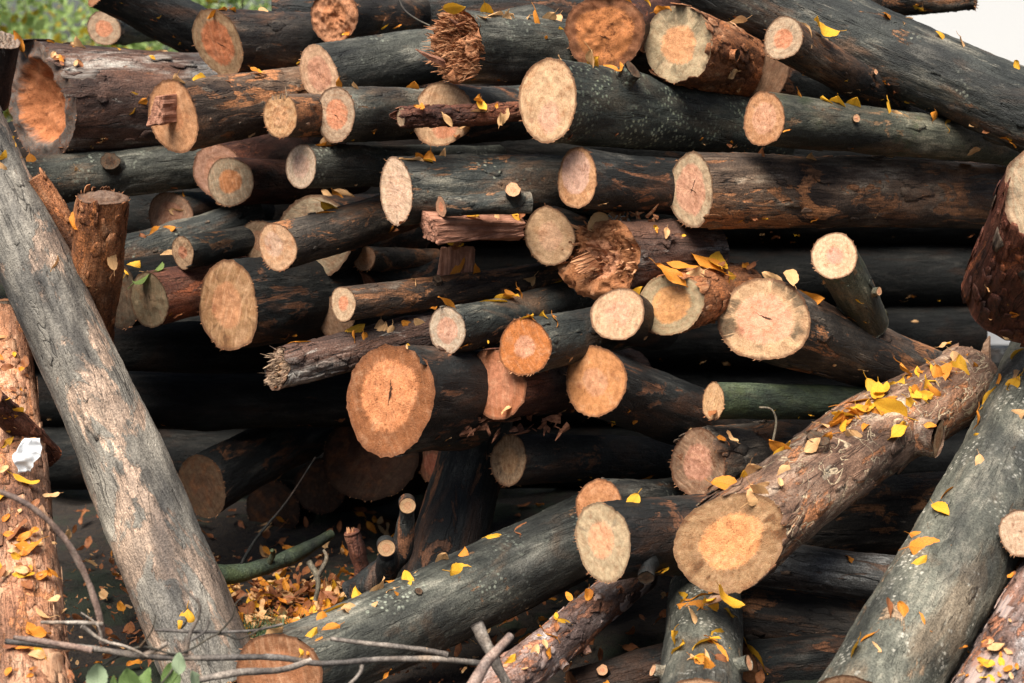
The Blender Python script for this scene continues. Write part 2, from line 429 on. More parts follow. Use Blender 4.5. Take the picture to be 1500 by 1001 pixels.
# ------------------------------------------------------------------ mesh helpers
def mesh_np(name, V, quads, material, parent=None, uv=None, smooth=True, tris=None, extra=None):
    me = bpy.data.meshes.new(name)
    nq0 = len(quads); nt0 = 0 if tris is None else len(tris)
    if extra is not None:                        # (vertices, quads, tris, second material, material index of quads, of tris)
        k = len(V)
        V = np.vstack([V, extra[0]])
        quads = np.vstack([quads, np.asarray(extra[1]) + k])
        tris = np.vstack([tris, np.asarray(extra[2]) + k])
    V = np.asarray(V, dtype=np.float64)
    quads = np.asarray(quads, dtype=np.int32).reshape(-1, 4)
    tris = np.asarray(tris if tris is not None else [], dtype=np.int32).reshape(-1, 3)
    me.vertices.add(len(V))
    me.vertices.foreach_set('co', V.ravel())
    nl = quads.size + tris.size
    me.loops.add(nl)
    loops = np.concatenate([quads.ravel(), tris.ravel()])
    me.loops.foreach_set('vertex_index', loops)
    nq, ntri = len(quads), len(tris)
    me.polygons.add(nq + ntri)
    st = np.concatenate([np.arange(nq) * 4, nq * 4 + np.arange(ntri) * 3]).astype(np.int32)
    me.polygons.foreach_set('loop_start', st)
    me.polygons.foreach_set('use_smooth', np.full(nq + ntri, bool(smooth)))
    me.update(calc_edges=True)
    if uv is not None:
        ul = me.uv_layers.new(name='UVMap')
        ul.data.foreach_set('uv', np.asarray(uv)[loops].ravel())
    me.materials.append(material)
    if extra is not None:
        me.materials.append(extra[3])
        mi = np.concatenate([np.zeros(nq0, int), extra[4], np.zeros(nt0, int), extra[5]]).astype(np.int32)
        me.polygons.foreach_set('material_index', mi)
    o = bpy.data.objects.new(name, me)
    COL.objects.link(o)
    if parent is not None:
        o.parent = parent
    return o

def grid_faces(nr, ns, wrap=True):
    i = np.arange(nr - 1)[:, None]
    j = np.arange(ns if wrap else ns - 1)[None, :]
    a = i * ns + j
    b = i * ns + (j + 1) % ns
    return np.stack([a, b, b + ns, a + ns], -1).reshape(-1, 4)

class Bag:                                     # plain mesh collector
    def __init__(s):
        s.v, s.f = [], []
    def add(s, vs, fs):
        k = len(s.v)
        s.v += [tuple(x) for x in vs]
        s.f += [tuple(i + k for i in f) for f in fs]
    def spike(s, p, d, ln, wd, rnd, flat=0.4):
        d = d.normalized()
        a = d.orthogonal().normalized()
        a.rotate(Quaternion(d, rnd.uniform(0, 6.28)))
        b = d.cross(a)
        m1 = p + d * ln * 0.55 + a * rnd.uniform(-.2, .2) * wd * 2
        q = p + d * ln
        w2 = wd * 0.75
        s.add([p + a * wd, p + b * wd * flat, p - a * wd, p - b * wd * flat,
               m1 + a * w2, m1 + b * w2 * flat, m1 - a * w2, m1 - b * w2 * flat, q + a * wd * .15, q - a * wd * .15],
              [(0, 1, 5, 4), (1, 2, 6, 5), (2, 3, 7, 6), (3, 0, 4, 7), (4, 5, 8), (5, 6, 9, 8), (6, 7, 9), (7, 4, 8, 9)])
    def build(s, name, material, parent=None, smooth=False):
        me = bpy.data.meshes.new(name)
        me.from_pydata(s.v, [], s.f)
        me.update()
        if smooth:
            me.polygons.foreach_set('use_smooth', [True] * len(me.polygons))
        me.materials.append(material)
        o = bpy.data.objects.new(name, me)
        COL.objects.link(o)
        if parent is not None:
            o.parent = parent
        return o

def empty(name, loc, rot=None):
    o = bpy.data.objects.new(name, None)
    o.empty_display_size = 0.05
    COL.objects.link(o)
    if rot is not None:
        o.matrix_world = Matrix.Translation(loc) @ rot.to_4x4()
    else:
        o.location = loc
    return o

def tag(o, label=None, cat=None, group=None, kind=None):
    if label: o['label'] = label
    if cat: o['category'] = cat
    if group: o['group'] = group
    if kind: o['kind'] = kind
    return o

def frame(d):                                  # rotation whose Z is d, X close to world horizontal
    z = d.normalized()
    x = Vector((0, 0, 1)).cross(z)
    x = x.normalized() if x.length > 1e-3 else Vector((1, 0, 0))
    y = z.cross(x)
    return Matrix((x, y, z)).transposed()

# ------------------------------------------------------------------ the log builder
PILE = 'cut logs heaped in the woodpile'
HOST = {}                                      # any mesh of a log -> short name of that log, for the leaves on it
LOGS = {}
_seed = [0]

def disc(nrm_l, r_of, ns, seed, nr=16, rough=0.02, hollow=0.0, r=0.1, torn=0.0):
    """cut face as a polar grid lying on a plane with local normal nrm_l (towards the viewer is -Z)"""
    th = np.arange(ns) / ns * 2 * math.pi
    fr = np.concatenate([[0.0], np.linspace(0.06, 1.0, nr)])
    V, U = [], []
    fr_g = fr[1:, None]
    X = (fr_g * r_of[None, :] * np.cos(th)[None, :])
    Y = (fr_g * r_of[None, :] * np.sin(th)[None, :])
    n = len(fr) - 1
    pts = np.stack([X.ravel(), Y.ravel()], -1)
    pts = np.vstack([[0, 0], pts])
    t = -(pts[:, 0] * nrm_l.x + pts[:, 1] * nrm_l.y) / nrm_l.z
    rad = np.concatenate([[0.0], np.repeat(fr[1:], ns)])
    fade = 1 - np.clip((rad - 0.9) / 0.1, 0, 1) * 0.75
    q = np.stack([pts[:, 0] / r, pts[:, 1] / r, np.zeros(len(pts))], -1)
    z = fbm(q * 5 + 3.1, seed, 4) * rough * r * 0.6 * fade
    z += fbm(q * 1.5 + 9, seed + 5, 2) * rough * r * 0.8 * fade
    if torn:
        rg = 1 - np.abs(fbm(q * np.array([6.0, 2.6, 1]) + 5, seed + 9, 3))
        z += -(rg - 0.6) * torn * 0.7 * r * fade + fbm(q * np.array([14., 9., 1]), seed + 2, 2) * torn * 0.22 * r * fade
        z += fbm(q * 1.3 + 2, seed + 4, 2) * torn * 0.5 * r * fade
    if hollow:
        z += hollow * r * np.clip(1 - rad / 0.72, 0, 1) ** 0.6 * (1 + 0.25 * fbm(q * 3, seed + 3, 3))
    V = np.stack([pts[:, 0], pts[:, 1], t + z], -1)
    rj = np.random.RandomState(seed % 99991)
    rag = 1 + np.where(rj.rand(ns) < .25, rj.rand(ns) * .035, rj.rand(ns) * .008) + .004
    V[-ns:, :2] *= rag[:, None]
    V[-ns:, 2] -= np.where(rj.rand(ns) < .2, rj.rand(ns) * .03 * r, 0) + .0006
    ang = np.concatenate([[0], np.tile(th, n)])
    uvn = np.stack([rad * np.cos(ang), rad * np.sin(ang)], -1)
    ring = 1 + np.arange(n * ns).reshape(n, ns)
    i = np.arange(n - 1)[:, None]
    a = ring[:-1]; b = np.roll(ring, -1, 1)[:-1]; c = np.roll(ring, -1, 1)[1:]; d = ring[1:]
    quads = np.stack([a, d, c, b], -1).reshape(-1, 4)
    tris = np.stack([np.zeros(ns, int), ring[0], np.roll(ring[0], -1)], -1)
    return V, quads, tris, uvn

def add_log(key, P0, d, r0, r1, L, bark, cut, label, short, n_front=None, name='log', cat='log', oval=0.045, lump=0.04,
            bend=0.0, bend_dir=0.0, torn=0.0, shards=0, hollow=0.0, stubs=(), flakes=0, flake_sz=0.03, face=True, rough=0.02, ns=None, tilt=(0.0, 0.0), group=PILE, wave=0.0, edge=0.012, shard_len=0.45, shard_mat=None, dz=None):
    _seed[0] += 1
    sd_ = _seed[0] * 101
    rnd = random.Random(sd_)
    if not bend and not wave:
        bend, wave, bend_dir = rnd.uniform(-.018, .018), rnd.uniform(0, .004), rnd.uniform(0, 3.1)
    M = frame(d)
    root = empty(name, P0, M)
    tag(root, label, cat, group)
    if not flakes and bark in ('beech', 'beech_brown', 'greenish', 'brown', 'silver') and dz is None:
        flakes, flake_sz = 9, 0.2 * r0
    ns = ns or (88 if r0 > 0.07 else 64 if r0 > 0.035 else 36)
    dz = dz or max(0.005, min(0.011, r0 * 0.11))
    nz = max(12, int(L / dz))
    th = np.arange(ns) / ns * 2 * math.pi
    zf = np.linspace(0, 1, nz) ** 1.12
    T, Z = np.meshgrid(th, zf)
    base = r0 + (r1 - r0) * Z
    cx, sx = np.cos(T), np.sin(T)
    q = np.stack([(cx * base).ravel(), (sx * base).ravel(), (Z * L).ravel()], -1)
    k = 1 + oval * np.cos(2 * T + rnd.uniform(0, 6)) + 0.5 * oval * np.cos(3 * T + rnd.uniform(0, 6))
    k += lump * fbm(q * np.array([1, 1, .5]) / max(r0, 0.02) * 0.9, sd_, 3).reshape(Z.shape)
    k += lump * 0.35 * fbm(q * np.array([1, 1, .35]) / max(r0, 0.02) * 4.5, sd_ + 7, 3).reshape(Z.shape)
    k += edge * fbm(q * np.array([1, 1, .5]) / max(r0, 0.02) * 14, sd_ + 17, 2).reshape(Z.shape)
    for _ in range(rnd.randint(2, 5) if r0 > .03 else 1):       # healed knots and swellings
        zc, tc_ = rnd.uniform(.04, .9), rnd.uniform(0, 6.283)
        zw = rnd.uniform(.5, 1.3) * r0
        dth = np.angle(np.exp(1j * (T - tc_)))
        k += rnd.uniform(.03, .13) * np.exp(-((Z - zc) * L / zw) ** 2 - (dth / rnd.uniform(.3, .7)) ** 2)
    RR = base * k
    b_ = bend * L * (np.sin(Z * math.pi)) + wave * L * np.sin(Z * math.pi * 3 + 1) - wave * L * math.sin(1.0) * (1 - Z)
    X = RR * cx + b_ * math.cos(bend_dir)
    Y = RR * sx + b_ * math.sin(bend_dir)
    nl = M.transposed() @ (n_front if n_front is not None else d)
    if nl.z < 0.2:
        nl = Vector((nl.x, nl.y, 0.2))
    toff = -(RR[0] * cx[0] * nl.x + RR[0] * sx[0] * nl.y) / nl.z
    fall = np.clip(1 - Z * L / max(0.001, 2.2 * r0 * abs(math.tan(math.acos(min(1, abs(nl.normalized().z))))) + 0.06), 0, 1)
    ZZ = Z * L + toff[None, :] * fall
    V = np.stack([X.ravel(), Y.ravel(), ZZ.ravel()], -1)
    faces = grid_faces(nz, ns)[:, ::-1]
    # rear cap
    V = np.vstack([V, [[b_[-1, 0] * math.cos(bend_dir), b_[-1, 0] * math.sin(bend_dir), L]]])
    ci = len(V) - 1
    last = (nz - 1) * ns + np.arange(ns)
    tr = np.stack([np.roll(last, -1), last, np.full(ns, ci)], -1)[:, ::-1]
    bm_ = BARK[bark]
    ex = flake_data(X, Y, ZZ, RR, cx, sx, flakes, flake_sz, rnd, FLAKE.get(bark, FLAKE['wormed' if bark == 'brown' else 'dark']), bark in ('pine_pale', 'flaky')) if flakes else None
    bo = mesh_np('bark', V, faces, bm_, root, tris=tr, extra=ex)
    HOST[bo.name] = short
    if face:
        V2, q2, t2, uv = disc(nl, RR[0], ns, sd_, r=r0, rough=rough, hollow=hollow, torn=torn, nr=22 if r0 > 0.05 else 12)
        ex2 = None
        if not shards and r0 > 0.03 and rnd.random() < 0.75:
            fb = Bag()
            for i in range(rnd.randint(18, 34)):
                a = rnd.gauss(-1.57, 1.0) if rnd.random() < .6 else rnd.uniform(0, 6.283)
                jj = int(a / 6.2832 * ns) % ns
                x, y = RR[0, jj] * cx[0, jj], RR[0, jj] * sx[0, jj]
                fb.spike(Vector((x, y, float(toff[jj]) + .002)) * 1.0, Vector((cx[0, jj] * rnd.uniform(0, .9), sx[0, jj] * rnd.uniform(0, .9) , -1)), rnd.uniform(.003, .013), rnd.uniform(.0006, .002), rnd)
            qd = [f for f in fb.f if len(f) == 4]; tr3 = [f for f in fb.f if len(f) == 3]
            ex2 = (np.array(fb.v), qd, tr3, SHARD, [1] * len(qd), [1] * len(tr3))
            uv = np.vstack([uv, np.zeros((len(fb.v), 2))])
        co = mesh_np('splintered_end' if torn > 0.2 else 'cut_end', V2, q2, cut, root, uv=uv, tris=t2, extra=ex2)
        HOST[co.name] = short
        if shards:
            bag = Bag()
            for i in range(shards):
                a = rnd.uniform(0, 6.283); rr = r0 * math.sqrt(rnd.random()) * 0.95
                x, y = rr * math.cos(a), rr * math.sin(a)
                z = -(x * nl.x + y * nl.y) / nl.z + 0.25 * r0 * torn
                dd = Vector((rnd.gauss(0, .34) + .08 * math.cos(a) - .12, rnd.gauss(0, .34) + .08 * math.sin(a) + .1, -1))
                bag.spike(Vector((x, y, z)), dd, r0 * shard_len * rnd.uniform(0.3, 1.0), r0 * rnd.uniform(0.015, 0.06), rnd)
            so = bag.build('splinters', shard_mat or SHARD, root)
            HOST[so.name] = short
    # broken side branches
    Vw = V[:-1]
    Mw = Matrix.Translation(P0) @ M.to_4x4()
    for st in stubs:
        spx, spy, srp, sl = st[:4]
        smat = st[4] if len(st) > 4 else None
        lean = st[5] if len(st) > 5 else 0.35
        W = Vw @ np.array(M).T + np.array(P0)
        v = W - np.array(CAM)
        zz = v @ np.array(FWD)
        pxs = 750 + F * (v @ np.array(RT)) / zz
        pys = 500.5 - F * (v @ np.array(UP)) / zz
        nrm = np.stack([cx.ravel(), sx.ravel(), np.zeros(cx.size)], -1) @ np.array(M).T
        facing = (nrm * v).sum(1) < 0.25
        dd = (pxs - spx) ** 2 + (pys - spy) ** 2 + np.where(facing, 0, 1e6)
        i = int(dd.argmin())
        lp = Vector(Vw[i]); rad = Vector((float(cx.ravel()[i]), float(sx.ravel()[i]), 0))
        sr = srp * mpp(spx, spy, W[i][1])
        sdir = (rad + Vector((0, 0, -lean if st[3] > 0 else lean))).normalized()
        sl = abs(sl)
        so = stub_mesh(lp - sdir * sr * 0.7, sdir, sr, sl + sr * 0.7, bm_, smat, root, sd_ + len(stubs))
        HOST[so.name] = short
    LOGS[key] = dict(root=root, P0=P0, d=d, M=M, r0=r0, r1=r1, L=L)
    return root

def stub_mesh(p, d, r, ln, bark, cut, root, seed):
    M = frame(d)
    ns, nz = 24, 9
    th = np.arange(ns) / ns * 2 * math.pi
    zf = np.linspace(0, 1, nz)
    T, Z = np.meshgrid(th, zf)
    base = r * (1.45 - 0.45 * np.clip(Z * 2.2, 0, 1) ** 0.6)
    q = np.stack([(np.cos(T) * 2).ravel(), (np.sin(T) * 2).ravel(), (Z * 2).ravel()], -1)
    base = base * (1 + 0.12 * fbm(q, seed, 3).reshape(Z.shape))
    V = np.stack([(base * np.cos(T)).ravel(), (base * np.sin(T)).ravel(), (Z * ln).ravel()], -1)
    V = V @ np.array(M).T + np.array(p)
    o = mesh_np('branch_stub', V, grid_faces(nz, ns), bark, root)
    V2, q2, t2, uv = disc(Vector((0.15, 0.1, -1)), base[-1], ns, seed, r=r, rough=0.06, nr=6)
    V2[:, 2] = ln + (-V2[:, 2])
    V2 = V2 @ np.array(M).T + np.array(p)
    c = mesh_np('cut_end', V2, q2[:, ::-1], cut or STUB_CUT, o, uv=uv, tris=t2[:, ::-1])
    return o

def flake_data(X, Y, ZZ, RR, cx, sx, n, sz, rnd, m, pale=False):
    """thin plates of loose bark hugging the trunk, some with a lifted edge"""
    nz, ns = X.shape
    Vs, Q, T, mq, mt = [], [], [], [], []
    for _ in range(n * 2):
        i = int(rnd.random() ** 1.2 * (nz - 3)) + 1
        j = rnd.randrange(ns)
        c = np.array((X[i, j], Y[i, j], ZZ[i, j]))
        nr = np.array((cx[i, j], sx[i, j], 0.0))
        t1 = np.array((-sx[i, j], cx[i, j], 0.0)); t2 = np.array((0, 0, 1.0))
        R = RR[i, j]
        s_ = sz * (0.3 + 0.9 * rnd.random() ** 2)
        asp = rnd.uniform(0.8, 2.6)
        k = rnd.randint(9, 13)
        lift = s_ * (rnd.uniform(0.12, 0.35) if rnd.random() < 0.2 else rnd.uniform(0.0, 0.07))
        la = rnd.uniform(0, 6.28)
        jag = [rnd.uniform(0.45, 1.2) for _ in range(k)]
        slot = 1 if rnd.random() < (0.3 if pale else 0.12) else 0
        top, bot = [], []
        for ring in (0.5, 1.0):
            for a in range(k):
                an = a / k * 6.283
                rr = ring * s_ * (jag[a] if ring == 1 else 0.5 + 0.5 * jag[a])
                u = rr * math.cos(an); v = rr * math.sin(an) * asp
                up = max(0, math.cos(an - la)) * lift * ring * ring + 0.0022
                ang = u / R
                p = c + nr * ((R + up) * math.cos(ang) - R) + t1 * ((R + up) * math.sin(ang)) + t2 * v
                top.append(p); bot.append(p - nr * 0.0025)
        b0 = len(Vs)
        Vs += [c + nr * 0.0026] + top + bot
        for a in range(k):
            b = (a + 1) % k
            T.append((b0, b0 + 1 + a, b0 + 1 + b)); mt.append(slot)
            Q.append((b0 + 1 + a, b0 + 1 + k + a, b0 + 1 + k + b, b0 + 1 + b)); mq.append(slot)
            Q.append((b0 + 1 + k + a, b0 + 1 + 3 * k + a, b0 + 1 + 3 * k + b, b0 + 1 + k + b)); mq.append(slot)
    return np.array(Vs), Q, T, m, mq, mt

STUB_CUT = cut_mat(heart=PINK, sap=SAP, hr=0.4, fuzz=0.3, crack=0.2)
DARK_STUB = cut_mat(heart=(0.05, 0.035, 0.025), sap=(0.09, 0.07, 0.05), hr=0.5, fuzz=0.4, crack=0.6)

def log(key, px, py, Y, R, ratio, phi, L, bark, cut, label, short, taper=0.9, fr=None, fphi=None, **kw):
    P0 = P(px, py, Y)
    d = view_dir(px, py, ratio, phi)
    n = view_dir(px, py, fr, phi if fphi is None else fphi) if fr is not None else None
    r0 = R * mpp(px, py, Y)
    return add_log(key, P0, d, r0, r0 * taper, L, bark, cut, label, short, n_front=n, **kw)

def log2(key, a, b, Ra, Rb, bark, cut, label, short, fr=None, fphi=0, **kw):
    P0, P1 = P(*a), P(*b)
    d = (P1 - P0)
    n = view_dir(a[0], a[1], fr, fphi) if fr is not None else None
    return add_log(key, P0, d.normalized(), Ra * mpp(*a), Rb * mpp(*b), d.length, bark, cut, label, short, n_front=n, **kw)

C = cut_mat
# ================================================================== SETTING
def structure(o, kind='structure'):
    o['kind'] = kind
    return o

def ground_mat():
    m = mat('forest_soil')
    g = G(m)
    co = g.n('ShaderNodeTexCoord').outputs['Object']
    n1 = g.noise(co, 3.0, 6, 0.65)
    n2 = g.noise(co, 60, 5, 0.7)
    c = g.mix(g.step(n2, 0.35, 0.65), (0.010, 0.007, 0.005), (0.038, 0.024, 0.014))
    c = g.mix(g.step(n1, 0.5, 0.62), c, g.mix(n2, (0.008, 0.013, 0.006), (0.03, 0.042, 0.017)))
    g.l(c, g.b.inputs['Base Color'])
    g.b.inputs['Roughness'].default_value = 0.95
    g.bump(g.m('ADD', n2, g.noise(co, 200, 3)), 0.9, 0.02)
    return m

xs = np.concatenate([[-60, -30, -12, -6], np.linspace(-3, 3, 121), [6, 12, 30, 60]])
ys = np.concatenate([[-30, -10, 0], np.linspace(2, 7, 101), [8, 10, 14, 20, 40, 90]])
GX, GY = np.meshgrid(xs, ys)
gq = np.stack([GX.ravel(), GY.ravel(), np.zeros(GX.size)], -1)
gz = 0.03 * fbm(gq * 2.5, 5, 3) + 0.015 * fbm(gq * 9, 8, 2) - 0.02
gV = gq.copy(); gV[:, 2] = gz
structure(mesh_np('ground', gV, grid_faces(len(ys), len(xs), wrap=False), ground_mat()))

def wall_mat():
    m = mat('white_render')
    g = G(m)
    co = g.n('ShaderNodeTexCoord').outputs['Object']
    n1 = g.noise(co, 1.2, 5, 0.6)
    n2 = g.noise(co, 70, 3, 0.6)
    c = g.mix(n1, (0.51, 0.515, 0.52), (0.55, 0.555, 0.56))
    g.l(c, g.b.inputs['Base Color'])
    g.b.inputs['Roughness'].default_value = 0.9
    g.bump(n2, 0.15, 0.004)
    return m

# ================================================================== LOGS
# --- top rows
log('a1', 152, 42, 5.3, 25, .93, 5, 0.9, 'beech', C(heart=PINK, sap=(.42, .32, .22), hr=.5),
    'small dark log with pink-centred end standing out against the green bushes', 'small log before the bushes')
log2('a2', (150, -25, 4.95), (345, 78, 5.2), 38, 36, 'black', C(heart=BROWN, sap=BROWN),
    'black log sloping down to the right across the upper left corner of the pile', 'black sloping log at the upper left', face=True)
log('a3', 320, 63, 4.5, 50, .72, 5, 1.15, 'beech_brown', C(heart=(.60, .19, .08), sap=(.36, .24, .13), hr=.66, saw=.3, stain=.15, crack=.9, rim=.4),
    'log with slanted oval end, orange heart and tan sapwood, topmost at the left', 'slant-cut log at the top left', fr=.62, fphi=24, taper=.85)
log('a4', 490, 24, 4.6, 40, .88, 4, 0.95, 'beech_brown', C(heart=(.50, .20, .09), sap=(.46, .21, .11), hr=.5, fuzz=.8, rot=.35, saw=.1, crack=0),
    'log with rough crumbling orange-pink end at the top edge, left of the splintered log', 'rough orange-ended log at the top', rough=.08, torn=.1, taper=.95, fr=.8, fphi=8)
log('a5', 468, 108, 4.35, 41, .66, 13, 1.15, 'olive', C(heart=(.66, .33, .21), sap=PALE, hr=.62, saw=.35, crack=.7, rim=.35),
    'dark grey log with pale pink oval end below the rough orange-ended log', 'grey log with pale pink end', taper=.98)
log('a6', 254, 171, 4.12, 50, .72, 9, 1.0, 'brown', C(heart=(.55, .24, .11), sap=(.50, .25, .12), hr=.4, fuzz=.5, saw=.3, rings=.2, crack=.6),
    'brown log whose tan cut end keeps a broken block of hinge wood', 'brown log with the broken hinge block', taper=.9)
log('a7', 60, 149, 4.6, 83, .45, 4, 1.05, 'weather', C(heart=(.42, .15, .06), sap=(.085, .08, .075), hr=.72, rot=.5, fuzz=.5, saw=.0, crack=0, rings=.1, rim=.1, blotch=.15),
    'thick weathered red-brown log with a hollow orange end under grey bark at the left', 'thick hollow-ended log at the left', hollow=.55, rough=.08, taper=.86, flakes=26, flake_sz=.04, fr=.55, fphi=4)
log('a8', 410, 170, 4.02, 31, .82, 3, 0.75, 'brown', C(heart=(.55, .30, .15), sap=(.50, .29, .14), hr=.5, fuzz=.7, saw=.4, rings=.1, crack=.2, blotch=.4),
    'small tan-ended log with an upright splinter, left of the log with a rotted crescent', 'small log with the upright splinter', rough=.04, taper=.92)
log('a9', 491, 167, 4.08, 41, .68, 3, 0.95, 'olive', C(heart=PINK, sap=(.42, .31, .21), hr=.56, rot=.25, crack=.9, pith=(-.05, 0), stain=.2),
    'grey log with pink heart and a dark rotted crescent in its end', 'grey log with the rotted crescent')
log('a10', 648, 168, 4.2, 47, .9, 0, 0.95, 'black', C(heart=PINK, sap=(.50, .32, .18), hr=.45, saw=.6, crack=.3, pith=(-.1, -.35)),
    'log end with pink heart partly hidden behind the thin flaky pole', 'log end behind the thin pole', oval=.06)
log('a11', 588, 172, 3.98, 14.5, .45, 4, 0.5, 'red', C(heart=(.34, .24, .15), sap=(.42, .31, .2), hr=.5, fuzz=.5, crack=.2),
    'thin reddish pole with flaking bark in front of a pink log end', 'thin flaky pole', name='pole', cat='pole', flakes=60, flake_sz=.014, taper=1.05, lump=.08)
log('a12', 669, 68, 4.12, 51, .55, -3, .8, 'olive', TORN,
    'grey-brown log with a shattered end of orange splinters at the top', 'shattered log at the top', torn=.6, shards=700, fr=.72, fphi=5, shard_len=.6, taper=.75, oval=.07)
log('a13', 802, 147, 3.98, 60, .72, -9, 0.98, 'lichen', C(heart=(.62, .36, .24), sap=(.56, .37, .21), hr=.38, saw=.3, fuzz=.45, stain=.12, pith=(-.1, -.42), crack=.15, blotch=.35),
    'thick dark green log spotted with pale lichen, large tan oval end at the upper centre', 'lichen-spotted log', taper=.80, stubs=[(918, 116, 15, .03, DARK_STUB, .0)])
log('a14', 885, 50, 4.2, 57, .96, 20, 0.85, 'red', C(heart=(.50, .18, .06), sap=(.22, .085, .04), hr=.74, rings=1.0, rot=.5, fuzz=.55, saw=.05, crack=.7, blotch=.1),
    'log with decayed ringed orange-brown end at the top, behind the lichen-spotted log', 'decayed orange-brown log end', oval=.07, rough=.05)
log('a15', 994, 66, 4.2, 53, .90, -22, 0.62, 'pine', C(heart=(.66, .32, .15), sap=(.42, .34, .205), hr=.52, rings=.45, stain=.85, stain_col=(.25, .215, .14), crack=.25, saw=.2, rim=.35),
    'orange flaky pine log with a round end, orange heart inside grey-streaked sapwood', 'orange flaky pine log at the top', fr=.96, fphi=-10, flakes=70, flake_sz=.028, stubs=[(1070, 80, 9, .02, DARK_STUB, 0)])
log2('a16', (1147, 57, 4.15), (1385, 193, 4.75), 31, 22, 'beech_brown', C(heart=PINK, sap=(.47, .36, .24), hr=.48, stain=.25, crack=.4),
    'slim dark log sloping down right from a small round end under the huge top log', 'slim sloping log at the upper right', fr=.86, fphi=-12, stubs=[(1279, 108, 4, .012)])
log2('a17', (1540, 178, 4.3), (985, -54, 4.75), 58, 60, 'beech', C(heart=SAP, sap=SAP),
    'huge dark log running diagonally across the upper right corner', 'huge diagonal log at the upper right', lump=.045)
log2('a18', (1430, -2, 4.75), (1180, -26, 4.9), 17, 52, 'beech_brown', C(heart=BROWN, sap=BROWN),
    'dark rounded log tip in the top right corner above the huge diagonal log', 'dark log tip at the top right', lump=.06, fr=.1, fphi=175)
log2('a22', (1120, 112, 4.5), (1378, 196, 5.0), 46, 34, 'black', C(heart=SHADE_CUT, sap=SHADE_CUT),
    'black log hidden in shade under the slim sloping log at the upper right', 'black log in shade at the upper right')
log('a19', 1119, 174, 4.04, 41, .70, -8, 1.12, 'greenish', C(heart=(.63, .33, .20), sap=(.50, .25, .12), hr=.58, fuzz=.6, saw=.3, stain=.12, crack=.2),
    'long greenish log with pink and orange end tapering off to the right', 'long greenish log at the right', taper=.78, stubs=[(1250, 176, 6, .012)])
log2('a23', (400, 22, 5.0), (980, 18, 5.15), 44, 42, 'black', C(heart=SHADE_CUT, sap=SHADE_CUT),
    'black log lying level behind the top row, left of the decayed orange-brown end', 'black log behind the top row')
log2('a24', (360, 122, 4.98), (1010, 128, 5.15), 42, 40, 'black', C(heart=SHADE_CUT, sap=SHADE_CUT),
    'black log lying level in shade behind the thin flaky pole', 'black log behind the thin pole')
log('a20', 1012, 278, 4.08, 53, .62, -2, 1.15, 'brown', C(heart=(.60, .31, .20), sap=(.42, .33, .21), hr=.68, saw=.5, crack=.9, rings=.1, stain=.15),
    'long brown half-stripped log with a split oval end, below the long greenish log', 'long brown stripped log', taper=.99, flakes=14, flake_sz=.03)
log2('a21', (1554, 300, 3.72), (1494, 432, 4.05), 78, 84, 'rust', C(heart=(.55, .27, .13), sap=(.30, .25, .165), hr=.5, stain=.3),
    'red-brown upright log with a pale round end cut by the right edge', 'red-brown upright log at the right edge', fr=.93, fphi=-150, flakes=60, flake_sz=.03, lump=.06)
# --- second rows
log('b1', 845, 262, 3.98, 42, .72, -4, 0.9, 'black', C(heart=(.66, .40, .30), sap=(.52, .27, .13), hr=.72, saw=.4, fuzz=.5, crack=0, rings=.1, pith=(.1, .2)),
    'black log with pale pink end half hidden under the lichen-spotted log', 'black log under the lichen-spotted log')
log('b2', 580, 280, 4.02, 50, .46, 1, 0.62, 'beech', C(heart=(.70, .47, .33), sap=(.68, .49, .34), hr=.6, saw=.9, fuzz=.15, crack=0, rings=0, rim=.7, blotch=.15),
    'dark log with a tall narrow pale oval end in the middle of the pile', 'dark log with the tall pale end', taper=1.0)
log('b3', 441, 244, 4.08, 31.5, .73, 2, 0.85, 'olive', C(heart=(.70, .47, .35), sap=(.64, .50, .36), hr=.55, saw=.6, crack=.1, rings=.15),
    'short grey-green log with a small pale end left of the tall pale end', 'grey-green log with small pale end')
log2('b4', (30, 268, 4.45), (330, 236, 4.85), 34, 33, 'olive', C(heart=BROWN, sap=BROWN),
    'dark log lying beneath the thick hollow-ended log at the left', 'dark log beneath the hollow-ended log', lump=.07, stubs=[(163, 243, 13, .03, DARK_STUB, .5)])
log('b5a', 322, 252, 4.62, 42, .85, 20, 0.7, 'red', C(heart=(.40, .2, .13), sap=(.36, .20, .14), hr=.6, saw=.3),
    'dull pink log end just behind the grey-rimmed end with a square orange heart', 'dull pink log end at the left')
log('b5', 337, 266, 4.48, 37, .84, 4, 0.75, 'red', C(heart=(.42, .165, .065), sap=(.24, .20, .135), hr=.5, rot=.2, stain=.2, rings=.5),
    'grey-rimmed log end with a square orange heart below the brown log', 'log end with square orange heart')
log('b6', 249, 314, 4.72, 34, .88, 4, 0.6, 'black', C(heart=(.34, .17, .11), sap=(.20, .125, .085), hr=.55),
    'dim brownish-pink log end with leaves on top, deep at the left', 'dim pink log end at the left')
log2('b7b', (150, 385, 4.52), (380, 318, 4.75), 32, 28, 'beech', C(heart=BROWN, sap=BROWN),
    'dark log strewn with leaves behind the small ragged oval end', 'dark leaf-strewn log at the left')
log('b7', 268, 370, 4.25, 25, .58, 12, 0.42, 'beech', C(heart=(.42, .17, .10), sap=(.34, .24, .145), hr=.4, fuzz=.7),
    'thin dark log with a small ragged oval end, red in the centre', 'thin log with small ragged end', rough=.06)
log('b9', 380, 352, 4.38, 31, .85, 5, 0.5, 'black', C(heart=(.38, .2, .11), sap=(.30, .21, .125), hr=.5),
    'brown log end peeping out left of the smooth pale round end', 'brown log end behind the pale round end')
